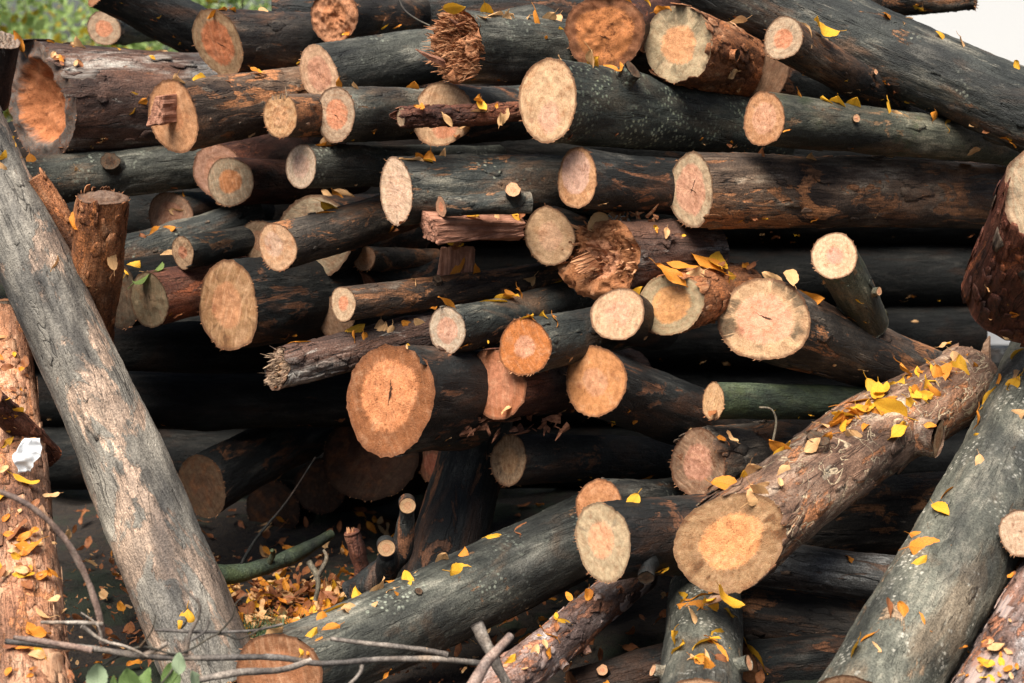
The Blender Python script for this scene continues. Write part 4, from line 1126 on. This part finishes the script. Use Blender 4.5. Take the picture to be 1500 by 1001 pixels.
twig('small broken stick lying on the ground beside the fallen leaves', [(452, 822, 4.0), (466, 850, 3.98), (462, 880, 3.97)], 6, 4, TWIG_D, name='stick', cat='stick', sides=[([(462, 850, 3.98), (478, 820, 4.0), (474, 806, 4.02)], 4, 2)])

# mossy branch on the ground and forked sawn stub
twig('thick mossy green branch lying on the ground right of the grey trunk', [(300, 842, 4.05), (345, 842, 4.1), (420, 818, 4.2), (486, 782, 4.32)], 21, 9, BARK['moss'], name='branch', cat='branch', group='branches in the lower hollow',
     sides=[([(392, 830, 4.15), (400, 812, 4.14), (398, 806, 4.12)], 5, 3)])
fk = empty('branch', P(540, 865, 3.8))
tag(fk, 'dark forked branch with two small sawn round ends above the fallen leaves', 'branch', 'branches in the lower hollow')
o_ = fk.location.copy()
L3 = lambda l: [P(*p) - o_ for p in l]
tube('bark', L3([(520, 872, 3.86), (555, 840, 3.84), (585, 808, 3.82), (593, 780, 3.81), (597, 746, 3.79)]), 24 * .0017, 11 * .0017, BARK['black'], fk, 5, ns=24)
tube('side_branch', L3([(560, 848, 3.84), (568, 828, 3.80), (567, 811, 3.775)]), 20 * .0017, 13 * .0017, BARK['black'], fk, 6, ns=24)
STUB2 = C(heart=(.62, .33, .17), sap=(.60, .38, .2), hr=.5, rings=.8, saw=.2, fuzz=.2, crack=.1)
for (x, y, yy, rr) in ((597, 741, 3.755, 12), (566, 803, 3.735, 13)):
    n_ = view_dir(x, y, .93, 100)
    Mx = frame(n_)
    V2, q2, t2, uv = disc(Vector((0, 0, -1)), np.full(32, rr * mpp(x, y, yy)), 32, 77 + x, r=rr * mpp(x, y, yy), rough=.03, nr=6)
    Pc = P(x, y, yy) - o_
    mesh_np('cut_end', V2 @ np.array(Mx).T + np.array(Pc), q2, STUB2, fk, uv=uv, tris=t2)
    ring = [(Pc + Mx @ Vector((rr * mpp(x, y, yy) * 1.03 * math.cos(a), rr * mpp(x, y, yy) * 1.03 * math.sin(a), z))) for z in (-.0005, .03) for a in [k / 32 * 6.2832 for k in range(32)]]
    mesh_np('bark_collar', np.array([v[:] for v in ring]), grid_faces(2, 32), BARK['black'], fk)
st = empty('stump', P(530, 868, 3.95))
tag(st, 'dark scaly broken stub leaning left of the forked branch', 'stump', 'branches in the lower hollow')
o2 = st.location.copy()
tube('bark', [P(*p) - o2 for p in [(546, 880, 3.97), (530, 835, 3.95), (515, 780, 3.93)]], 19 * .0017, 11 * .0017, BARK['red'], st, 9, ns=24, lump=.2)
bs = Bag()
for k in range(8):
    bs.spike(P(515 + rn.uniform(-7, 7), 783, 3.93) - o2, Vector((rn.uniform(-.5, .4), 0, 1)), .02, .004, rn)
bs.build('splinters', SHARD, st)

# ------------------------------------------------------------------ leaves
LEAF = {
 'yellow': leaf_mat('yellow_leaf', (0.70, 0.40, 0.03), (0.62, 0.29, 0.02), (0.36, 0.13, 0.02)),
 'orange': leaf_mat('orange_leaf', (0.62, 0.25, 0.025), (0.50, 0.165, 0.018), (0.25, 0.07, 0.015)),
 'pale tan': leaf_mat('tan_leaf', (0.66, 0.42, 0.20), (0.58, 0.31, 0.13), (0.36, 0.17, 0.07)),
 'brown': leaf_mat('brown_leaf', (0.32, 0.125, 0.045), (0.22, 0.075, 0.03), (0.10, 0.035, 0.018)),
 'green': leaf_mat('green_leaf', (0.16, 0.22, 0.05), (0.10, 0.16, 0.04), (0.22, 0.2, 0.06)),
}

def leaf_shape(seed, big=1.0, wide=0.56):
    """autumn leaf, 1 unit long: real outline, fold along the midrib, curl, stalk"""
    rnd = random.Random(seed)
    nu, nv = 9, 15
    fold = rnd.uniform(-0.2, 0.5); curl = rnd.uniform(-0.9, 1.2) * (1.6 if rnd.random() < .25 else .6); twist = rnd.uniform(-.6, .6); wv = rnd.uniform(.02, .09)
    w = wide * rnd.uniform(0.8, 1.15)
    V, U = [], []
    ph = rnd.uniform(0, 6)
    for j in range(nv):
        t = j / (nv - 1)
        hw = w * 0.5 * (math.sin(math.pi * t ** 0.9) ** 0.62) * (1 - 0.18 * t) + 0.004
        hw *= 1 + 0.05 * math.sin(j * 2.4 + ph)
        for i in range(nu):
            s_ = (i / (nu - 1) - 0.5) * 2
            x = s_ * hw
            y = t - 0.5
            z = abs(x) * fold + wv * math.sin(t * 8 + s_ * 2 + ph) * abs(s_)
            a = curl * (t - 0.5)
            z += 0.5 * curl * (t - 0.5) ** 2
            tw = twist * (t - .5)
            x, z = x * math.cos(tw) - z * math.sin(tw), x * math.sin(tw) + z * math.cos(tw)
            V.append((x, y, z)); U.append((s_, t))
    F_ = [tuple(int(k) for k in f) for f in grid_faces(nv, nu, wrap=False)]
    b = len(V)
    for k, (yy, zz, rr) in enumerate([(-0.5, V[nu // 2][2], .014), (-0.62, V[nu // 2][2] + .03, .011), (-0.74, V[nu // 2][2] + rnd.uniform(-.02, .12), .009)]):
        for a in range(4):
            V.append((rr * math.cos(a * 1.5708) + .02 * k * math.sin(ph), yy, zz + rr * math.sin(a * 1.5708))); U.append((0, 0))
    for k in range(2):
        for a in range(4):
            F_.append((b + k * 4 + a, b + k * 4 + (a + 1) % 4, b + k * 4 + 4 + (a + 1) % 4, b + k * 4 + 4 + a))
    return V, F_, U

def leaf_mesh(seed, m, wide=0.56):
    V, F_, U = leaf_shape(seed, wide=wide)
    return mesh_pd('leaf', V, F_, U, m)

def mesh_pd(name, V, F_, U, m):
    me = bpy.data.meshes.new(name)
    me.from_pydata(V, [], F_)
    ul = me.uv_layers.new(name='UVMap')
    for lp in me.loops:
        ul.data[lp.index].uv = U[lp.vertex_index]
    me.polygons.foreach_set('use_smooth', [True] * len(me.polygons))
    me.materials.append(m)
    me.update()
    return me

LM = {c: [leaf_mesh(i * 7 + len(c), LEAF[c]) for i in range(14)] for c in LEAF}
bpy.context.view_layer.update()
DG = bpy.context.evaluated_depsgraph_get()

def cast(px, py):
    d = ray(px, py).normalized()
    ok, loc, nor, idx, ob, mx = SC.ray_cast(DG, CAM, d, distance=12)
    return (loc, nor, ob) if ok else None

lr = random.Random(77)
LEAVES = """
27,60 64,62,p 81,54 96,64,p 120,63,p 118,71 159,68,p 186,62 240,73,p 255,59 268,62 274,64 276,77,p 202,146 208,157 192,176,y 259,122,p 300,117 327,113,b 318,8 341,5 388,9,p
25,216 37,236,b 61,242,b 50,240 115,256,p 220,230 198,238,b 177,241,b 16,232 4,252,p 84,394,p
400,112,b 495,122 526,126,p 605,129 596,133 602,142 466,206 481,206,p 616,224 623,233 604,234,p 644,225,p 630,238 667,9 700,16,p 714,18,y 729,22,p 749,22,p 765,25 744,30,p 700,141 698,170,p 653,175,p 735,172,p 688,189,p
469,276,b 487,276,p 499,276 511,280,p 526,285 496,292,y 538,282,b 480,284,b 467,309
830,87,p 869,89,y 878,90,p 899,97 911,103 825,49 801,63 905,2 936,4,y 971,17 955,12,y 749,22 767,25,p 789,28 803,25,p 815,30,p 794,37 1070,108,p 1113,67,y 1075,36,p 1100,220,b 1123,219,b 1110,228,b 764,207,b
1199,44,y 1185,36,p 1223,64,p 1268,6,b 1308,23 1346,37,b 1386,56,y 1419,69,p 1497,102 1330,30,p 1179,139 1215,145,y 1250,153,y 1232,148,y 1320,170,p 1310,168,y 1371,180 1390,183 1402,181,b 1431,192,p 1458,200,y 1497,208,y 1145,234,b 1187,226,p
109,323 111,346 183,294,y 148,462,p 129,423,p 163,379,p 187,355,b 223,343 243,336 211,351,b 232,338 300,315,b 288,327,p 324,318,b 310,320,b 195,392,y 247,374,p 240,388,p 219,388,g 276,278 292,284 264,282,b 343,383,b 265,312,p
595,406 610,401,p 670,397 697,396 685,398,p 716,418,b 655,443 673,446,p 685,439,p 703,435,b 730,431 720,434,y 745,430 757,425 766,423 460,495 517,489,y 521,497 538,498 530,500,y 550,495 574,491,p 592,476,y 602,480 607,501,y 619,480,p 556,484,p 583,474,y 560,489,p 672,540,y
843,308,y 852,312 875,320,p 966,337 986,332,b 908,304,b 930,306,b 920,312,b 983,392 998,398 1013,402,p 1025,390,b 1035,392 1049,391,y 1073,413 1079,417,p 1062,404,b 938,427,y 770,420,p 752,426 821,414,y 800,416,b 791,461 800,464,y 818,475 830,470,b 773,462 806,456,b 784,462 1112,403 1130,405,p 1154,403,p 1170,406,b 1184,426 1304,471,b 1337,475,p
1388,559,y 1412,519 1405,524 1409,531,p 1398,536 1376,534,b 1371,541 1358,546 1349,552 1334,555,b 1342,550 1292,567,y 1282,572,y 1316,562 1306,565 1334,567,y 1361,572,y 1350,575 1352,582,y 1374,584 1334,585,b 1322,580 1293,578,y 1298,588,b 1285,582 1283,595 1295,598,y 1277,603 1260,606 1268,600,y 1241,612,y 1250,608 1244,604,b 1229,622 1222,618,b 1196,618,b 1190,637 1191,652,p 1256,640,p 1262,646,p 1314,637,y 1325,631 1340,602,b 1340,595 1148,658 1157,655,b 1140,662 1148,694,p 1115,726,p 1112,687,b 1106,690,p 1454,567 1449,573,y 1263,586,p 1272,584 1079,702 1094,696,p 1053,712 1064,706 1109,722,p 1137,660,b 1432,540 1382,552
1482,550,p 1480,566,y 1471,567 1480,618 1490,608,p 1425,627 1427,642,y 1437,681,p 1424,695 1409,709 1427,714,b 1383,721 1379,747,y 1410,755,b 1427,753,b 1492,514,y 1347,785 1361,801 1338,831,y 1349,854,b 1400,842,b 1335,900 1292,899,b 1298,890,b 1277,913,p 1257,915,b 1259,935 1277,946,p 1247,959,y 1250,813 1479,812,y 1494,832,p
1007,881,b 1040,880,y 1060,878,y 1025,872 1067,896,y 1037,908,b 1024,906,p 1011,924,b 1055,930,y 992,949 1016,944 1008,940,p 1046,950 1019,955 1030,952,p 985,945 1050,971 1049,983 1025,990,b 998,995 1035,965,y 1002,962,p 833,917,y 803,926 746,974,y 750,966 1117,972,b 1105,968,y 926,737 981,740 765,775,b
709,790 726,783,b 715,788,y 679,791,y 690,796,b 616,794,p 676,818 679,838,y 605,836,p 584,850 597,852 550,865,p 565,866,p 586,868 592,857,y 602,872 526,874,y 518,891,p 542,888,p 482,890,y 473,908 460,906,p 445,910 430,914 482,926 454,938 466,946 412,929 400,931,p 643,812,p 635,818,b 524,853,y
6,592 22,609,y 54,612,b 34,675,p 63,687,b 37,708 79,730,y 88,732 81,730,y 39,803 28,780,b 36,818 64,906,p 85,927,y 57,930 31,950 52,932 165,935 189,963,y 273,918 348,836,g 10,760,b 16,640,b 24,664,b 95,908,p
"""
for k in range(34):
    t = lr.random()
    LEAVES += ' %.0f,%.0f,%s' % (1215 + 205 * t + lr.gauss(0, 7), 618 - 92 * t + lr.gauss(4, 9), lr.choice('ooyybp'))
for k in range(12):
    LEAVES += ' %.0f,%.0f,%s' % (lr.uniform(990, 1065), lr.choice((884, 915, 945, 968)) + lr.gauss(0, 6), lr.choice('oyypb'))
CODE = {'y': 'yellow', 'p': 'pale tan', 'b': 'brown', 'g': 'green', 'o': 'orange'}
n_leaf = 0
placed = []
for tok in LEAVES.split():
    f = tok.split(',')
    px, py = float(f[0]), float(f[1])
    colr = CODE[f[2]] if len(f) > 2 else lr.choice(['orange', 'orange', 'yellow'])
    hits = []
    for dy in range(0, 34, 3):
        h = cast(px, py + dy)
        if h and h[2].name in HOST:
            hits.append((dy, (h[0] - CAM).length, h))
    best = None
    for dy, ds, h in hits:
        if best is None:
            best = (dy, ds, h)
        elif dy <= best[0] + 12 and ds < best[1] - 0.12:
            best = (dy, ds, h)
    if best is None:
        continue
    best = best[2]
    placed.append((best, colr, px, py))
    if lr.random() < 0.10:                   # a small companion, torn or curled
        h = cast(px + lr.uniform(-22, 22), py + lr.uniform(-4, 14))
        if h and h[2].name in HOST and h[1].z > 0.1:
            placed.append((h, lr.choice(['brown', 'brown', 'orange', 'pale tan']), -1, py))

placed.sort(key=lambda t: (1 if t[2] < 0 else 0, lr.random() + .75 * (t[1] == 'brown')))
print('PLACED', len(placed))
placed = placed[:298]                       # those that show largest
for (loc, nor, ob), colr, px, py in placed:
    near = (loc - CAM).dot(FWD)
    sz = lr.uniform(0.042, 0.078) * (1.2 if near < 4.25 and px > 980 else 1.0) * (0.85 if colr == 'brown' else 1.0)
    vd = (CAM - loc).normalized()
    graze = max(0.0, 1 - abs(nor.dot(vd)) / 0.45)          # leaves on a top seen edge-on lie curled and propped up
    n_ = (nor * (0.75 - .3 * graze) + Vector((lr.gauss(0, .16), lr.gauss(0, .16), 0.42 - .2 * graze)) + vd * .55 * graze).normalized()
    o = bpy.data.objects.new('leaf', lr.choice(LM[colr]))
    COL.objects.link(o)
    q = n_.to_track_quat('Z', 'Y') @ Quaternion((0, 0, 1), lr.uniform(0, 6.283))
    o.rotation_mode = 'QUATERNION'
    o.rotation_quaternion = q
    sz *= 1 + .45 * graze
    if px < 0:
        sz *= .6
    o.scale = (sz * lr.uniform(.7, 1.2), sz * lr.uniform(.9, 1.25), sz)
    o.location = loc + nor * (0.005 + .16 * sz * graze) + Vector((0, 0, 0.002))
    host = HOST[ob.name]
    tag(o, '%s fallen leaf on the %s' % (colr, host), 'leaf', '%s leaves on the %s' % (colr, host))
    n_leaf += 1
print('LEAVES', n_leaf)

# the small scraps of leaf lodged on the tops of the logs, beyond the three hundred leaves above
def leaf_scraps(n):
    rnd = random.Random(33)
    shapes = [leaf_shape(700 + k) for k in range(8)]
    V, F_, U, MI = [], [], [], []
    tries = 0
    while n > 0 and tries < 20000:
        tries += 1
        h = cast(rnd.uniform(0, 1500), rnd.uniform(0, 1001))
        if not h or h[2].name not in HOST or h[1].z < .62 or h[2].name.startswith(('cut_end', 'splint', 'fray')):
            continue
        c0, nr, ob = h
        for _ in range(rnd.choice((1, 1, 2, 3))):
            n -= 1
            v, f, u = rnd.choice(shapes)
            s_ = rnd.uniform(.012, .042)
            vd = (CAM - c0).normalized()
            nn = (nr + Vector((rnd.gauss(0, .3), rnd.gauss(0, .3), .1)) + vd * rnd.uniform(0, .8)).normalized()
            R = (nn.to_track_quat('Z', 'Y') @ Quaternion((0, 0, 1), rnd.uniform(0, 6.28))).to_matrix()
            p = c0 + Vector((rnd.gauss(0, .014), rnd.gauss(0, .008), 0)) + nr * (.004 + .1 * s_)
            b = len(V)
            V += [(R @ Vector(k)) * s_ + p for k in v]
            F_ += [tuple(i + b for i in k) for k in f]
            U += u
            MI += [rnd.choice((0, 0, 1, 2, 2, 3, 3))] * len(f)
    me = mesh_pd('leaf_scraps', V, F_, U, LEAF['orange'])
    for c in ('yellow', 'brown', 'pale tan'):
        me.materials.append(LEAF[c])
    me.polygons.foreach_set('material_index', MI)
    o = bpy.data.objects.new('leaf_scraps', me)
    COL.objects.link(o)
    o['kind'] = 'stuff'
leaf_scraps(680)

# ------------------------------------------------------------------ litter on the ground (nobody could count it)
def litter(name, n, area, seed, cols, size=(.035, .06), zoff=0.006):
    rnd = random.Random(seed)
    V, F_, U, MI = [], [], [], []
    shapes = [leaf_shape(500 + k) for k in range(10)]
    for _ in range(n):
        x = rnd.uniform(area[0], area[1]); y = rnd.uniform(area[2], area[3])
        v, f, u = rnd.choice(shapes)
        s_ = rnd.uniform(*size)
        R = Quaternion((rnd.gauss(0, .35), rnd.gauss(0, .35), 1), rnd.uniform(0, 6.28)).to_matrix() @ Matrix.Rotation(rnd.gauss(0, .5), 3, 'X')
        p = Vector((x, y, rnd.uniform(0, .03) + zoff))
        b = len(V)
        V += [(R @ Vector(k)) * s_ + p for k in v]
        F_ += [tuple(i + b for i in k) for k in f]
        U += u
        MI += [rnd.choice(cols)] * len(f)
    me = mesh_pd(name, V, F_, U, LEAF['orange'])
    for c in ('yellow', 'brown', 'pale tan'):
        me.materials.append(LEAF[c])
    me.polygons.foreach_set('material_index', MI)
    o = bpy.data.objects.new(name, me)
    COL.objects.link(o)
    o['kind'] = 'stuff'
    return o
litter('leaf_litter', 750, (-1.9, 1.9, 3.3, 5.2), 3, [2, 2, 2, 3, 0], zoff=0.0)
litter('leaf_carpet', 300, (-.86, -.48, 3.98, 4.36), 9, [0, 1, 3, 2, 2, 3, 2], zoff=.012)

litter('bark_litter', 900, (-1.3, .2, 3.5, 4.7), 21, [2, 2, 3], size=(.010, .026), zoff=.004)

# tufts of moss and grass by the litter
def grass_tuft():
    rnd = random.Random(12)
    bag = Bag()
    for _ in range(1400):
        c = P(rnd.gauss(395, 30), rnd.gauss(918, 14), 3.75 + rnd.uniform(0, .3))
        p = Vector((c.x, c.y, max(0.0, min(.03, c.z))))
        d = Vector((rnd.gauss(0, .6), rnd.gauss(0, .6), 1)).normalized()
        h = rnd.uniform(.012, .045)
        s_ = Vector((rnd.uniform(-1, 1), rnd.uniform(-1, 1), 0)).normalized() * .0015
        bag.add([p - s_, p + s_, p + d * h], [(0, 1, 2)])
    m = mat('moss_green')
    g = G(m)
    g.b.inputs['Base Color'].default_value = (.05, .085, .03, 1)
    g.b.inputs['Roughness'].default_value = .8
    o = bag.build('moss_and_grass', m)
    o['kind'] = 'stuff'
grass_tuft()

# ------------------------------------------------------------------ white scrap and low green plant
def crumpled(px, py, Y):
    rnd = random.Random(5)
    n = 22
    c = P(px, py, Y)
    k = mpp(px, py, Y)
    V = []
    for j in range(n):
        for i in range(n):
            u = i / (n - 1) - .5; v = j / (n - 1) - .5
            wdt = 30 + 10 * math.sin(v * 5 + 1)
            V.append((u * wdt * k + v * 16 * k, 0, v * 52 * k))
    V = np.array(V)
    q = V / k / 12
    V[:, 1] = fbm(q * .6, 3, 2) * 8 * k + np.abs(fbm(q * .9 + 4, 8, 1)) * 5 * k
    V[:, 0] += fbm(q + 9, 4, 2) * 4 * k
    m = mat('white_tissue')
    g = G(m)
    g.b.inputs['Base Color'].default_value = (.70, .73, .75, 1)
    g.b.inputs['Roughness'].default_value = .8
    o = mesh_np('paper_scrap', V, grid_faces(n, n, wrap=False), m)
    o.location = c
    tag(o, 'crumpled white scrap of paper caught on the peeling pine log at the left', 'paper')
    md = o.modifiers.new('thickness', 'SOLIDIFY'); md.thickness = .001
crumpled(40, 668, 3.68)

PLANT = leaf_mat('plant_leaf', (0.16, 0.24, 0.07), (0.10, 0.17, 0.05), (0.22, 0.24, 0.10))
PLANT_P = leaf_mat('pale_plant_leaf', (0.30, 0.37, 0.24), (0.22, 0.30, 0.17), (0.30, 0.32, 0.16))
pr = empty('seedling', P(205, 1040, 2.95))
tag(pr, 'low broad-leaved green plant at the bottom edge in front of the grey trunk', 'plant')
for (x, y, s_, a, mm) in ((143, 990, .055, .1, PLANT_P), (190, 1000, .06, .9, PLANT), (214, 996, .05, -.5, PLANT), (250, 992, .06, .4, PLANT), (262, 972, .045, -.2, PLANT_P), (285, 1000, .05, 1.2, PLANT_P), (165, 1006, .05, -.9, PLANT)):
    me = leaf_mesh(int(x), mm, wide=.8)
    o = bpy.data.objects.new('leaf', me)
    COL.objects.link(o)
    o.parent = pr
    o.location = P(x, y, 2.95 + (x % 7) * .01) - pr.location
    o.rotation_euler = (R_(60 + (x % 30)), 0, a)
    o.scale = (s_, s_, s_)
    tube('stalk', [Vector((0, 0, 0)), (o.location + Vector((0, .01, -.04))) * .6, o.location + Vector((0, 0, -s_ * .4))], .002, .0015, PLANT, pr, 2, ns=6)

# ------------------------------------------------------------------ behind the pile: wall and bushes
wb = empty('building', Vector((3.6, 7.62, 0)))
tag(wb, 'white rendered wall of a building behind the right end of the pile', 'building')
def wall_box(name, lo, hi, m):
    bm = bmesh.new()
    bmesh.ops.create_cube(bm, size=1)
    for v in bm.verts:
        v.co = Vector([lo[k] + (v.co[k] + .5) * (hi[k] - lo[k]) for k in range(3)])
    bmesh.ops.bevel(bm, geom=list(bm.edges), offset=.02, segments=2, affect='EDGES')
    me = bpy.data.meshes.new(name); bm.to_mesh(me); bm.free()
    me.materials.append(m)
    o = bpy.data.objects.new(name, me); COL.objects.link(o); o.parent = wb
    return o
wall_box('wall', (-2.6, 0, .12), (4.4, .3, 4.6), wall_mat())
wall_box('plinth', (-2.62, -.03, -.1), (4.42, .28, .12), BARK['silver'])
wall_box('roof', (-2.9, -.4, 4.603), (4.7, .6, 4.75), BARK['black'])

BLF = [leaf_mat('bush_leaf_%s' % n, a, b, s_, 0.45) for n, a, b, s_ in (
    ('green', (0.46, 0.60, 0.24), (0.36, 0.50, 0.17), (0.52, 0.6, 0.22)), ('yellow', (0.62, 0.48, 0.05), (0.5, 0.34, 0.04), (0.35, 0.35, 0.06)), ('pale', (0.50, 0.58, 0.42), (0.38, 0.48, 0.28), (0.42, 0.5, 0.25)))]

def bush(label, x, y, z0, z1, rad, n, seed, yellow=.15):
    rnd = random.Random(seed)
    root = empty('bush', Vector((x, y, 0)))
    tag(root, label, 'bush', 'bushes behind the pile')
    for k in range(5):
        a = rnd.uniform(0, 6.28)
        top = Vector((math.cos(a) * rad * .6, math.sin(a) * rad * .4, z0 + (z1 - z0) * rnd.uniform(.5, .9)))
        tube('stem', [Vector((rnd.uniform(-.05, .05), rnd.uniform(-.05, .05), -.02)), top * .5 + Vector((0, 0, .1)), top], .018, .006, TWIG_D, root, k, ns=8)
    shp = [leaf_shape(900 + k, wide=.62) for k in range(6)]
    small = []
    for v, f, u in shp:                       # a lighter version of the leaf for far foliage
        small.append(([(0, -.5, 0), (.26, -.1, .07), (.22, .2, .06), (0, .5, -.05), (-.22, .2, .06), (-.26, -.1, .07), (0, 0, 0)], [(0, 1, 6), (1, 2, 6), (2, 3, 6), (3, 4, 6), (4, 5, 6), (5, 0, 6)], [(0, 0), (1, .4), (1, .7), (0, 1), (-1, .7), (-1, .4), (0, .5)]))
    V, F_, U, MI = [], [], [], []
    cl = [(Vector((rnd.gauss(0, .45) * rad, rnd.gauss(0, .35) * rad, z0 + (z1 - z0) * rnd.random())), rnd.uniform(.12, .3) * rad, rnd.random() < yellow, rnd.random() < .25) for _ in range(34)]
    for _ in range(n):
        c, r, ye, pa = rnd.choice(cl)
        p = c + Vector((rnd.gauss(0, 1), rnd.gauss(0, 1), rnd.gauss(0, 1))) * r * .6
        v, f, u = rnd.choice(small)
        s_ = rnd.uniform(.05, .10)
        R = Quaternion((rnd.gauss(0, 1), rnd.gauss(0, 1), rnd.gauss(0, 1)), rnd.uniform(0, 6.28)).to_matrix()
        b = len(V)
        V += [(R @ Vector(k)) * s_ + p for k in v]
        F_ += [tuple(i + b for i in k) for k in f]
        U += u
        MI += [1 if (ye and rnd.random() < .8) else 2 if pa else 0] * len(f)
    me = mesh_pd('foliage', V, F_, U, BLF[0])
    me.materials.append(BLF[1]); me.materials.append(BLF[2])
    me.polygons.foreach_set('material_index', MI)
    o = bpy.data.objects.new('foliage', me); COL.objects.link(o); o.parent = root
bush('bright green bush with yellow leaves in the top left corner behind the pile', -3.5, 9.4, .3, 3.0, 1.2, 12000, 1, .5)
bush('green bush right of the yellow-leaved one, behind the small log end', -1.9, 10.0, .3, 2.9, 1.2, 10000, 2, .3)
bush('pale green bush far behind in the top left corner, beyond the yellow-leaved one', -3.3, 11.8, .3, 3.6, 1.9, 9000, 7, .12)
bush('green bush behind the middle of the pile, hidden by the top logs', .1, 8.4, .2, 2.0, 1.0, 2600, 3, .2)
bush('small pale green shrub in the gap between two long logs at the right', 2.02, 7.0, .75, 1.36, .34, 900, 4, .1)
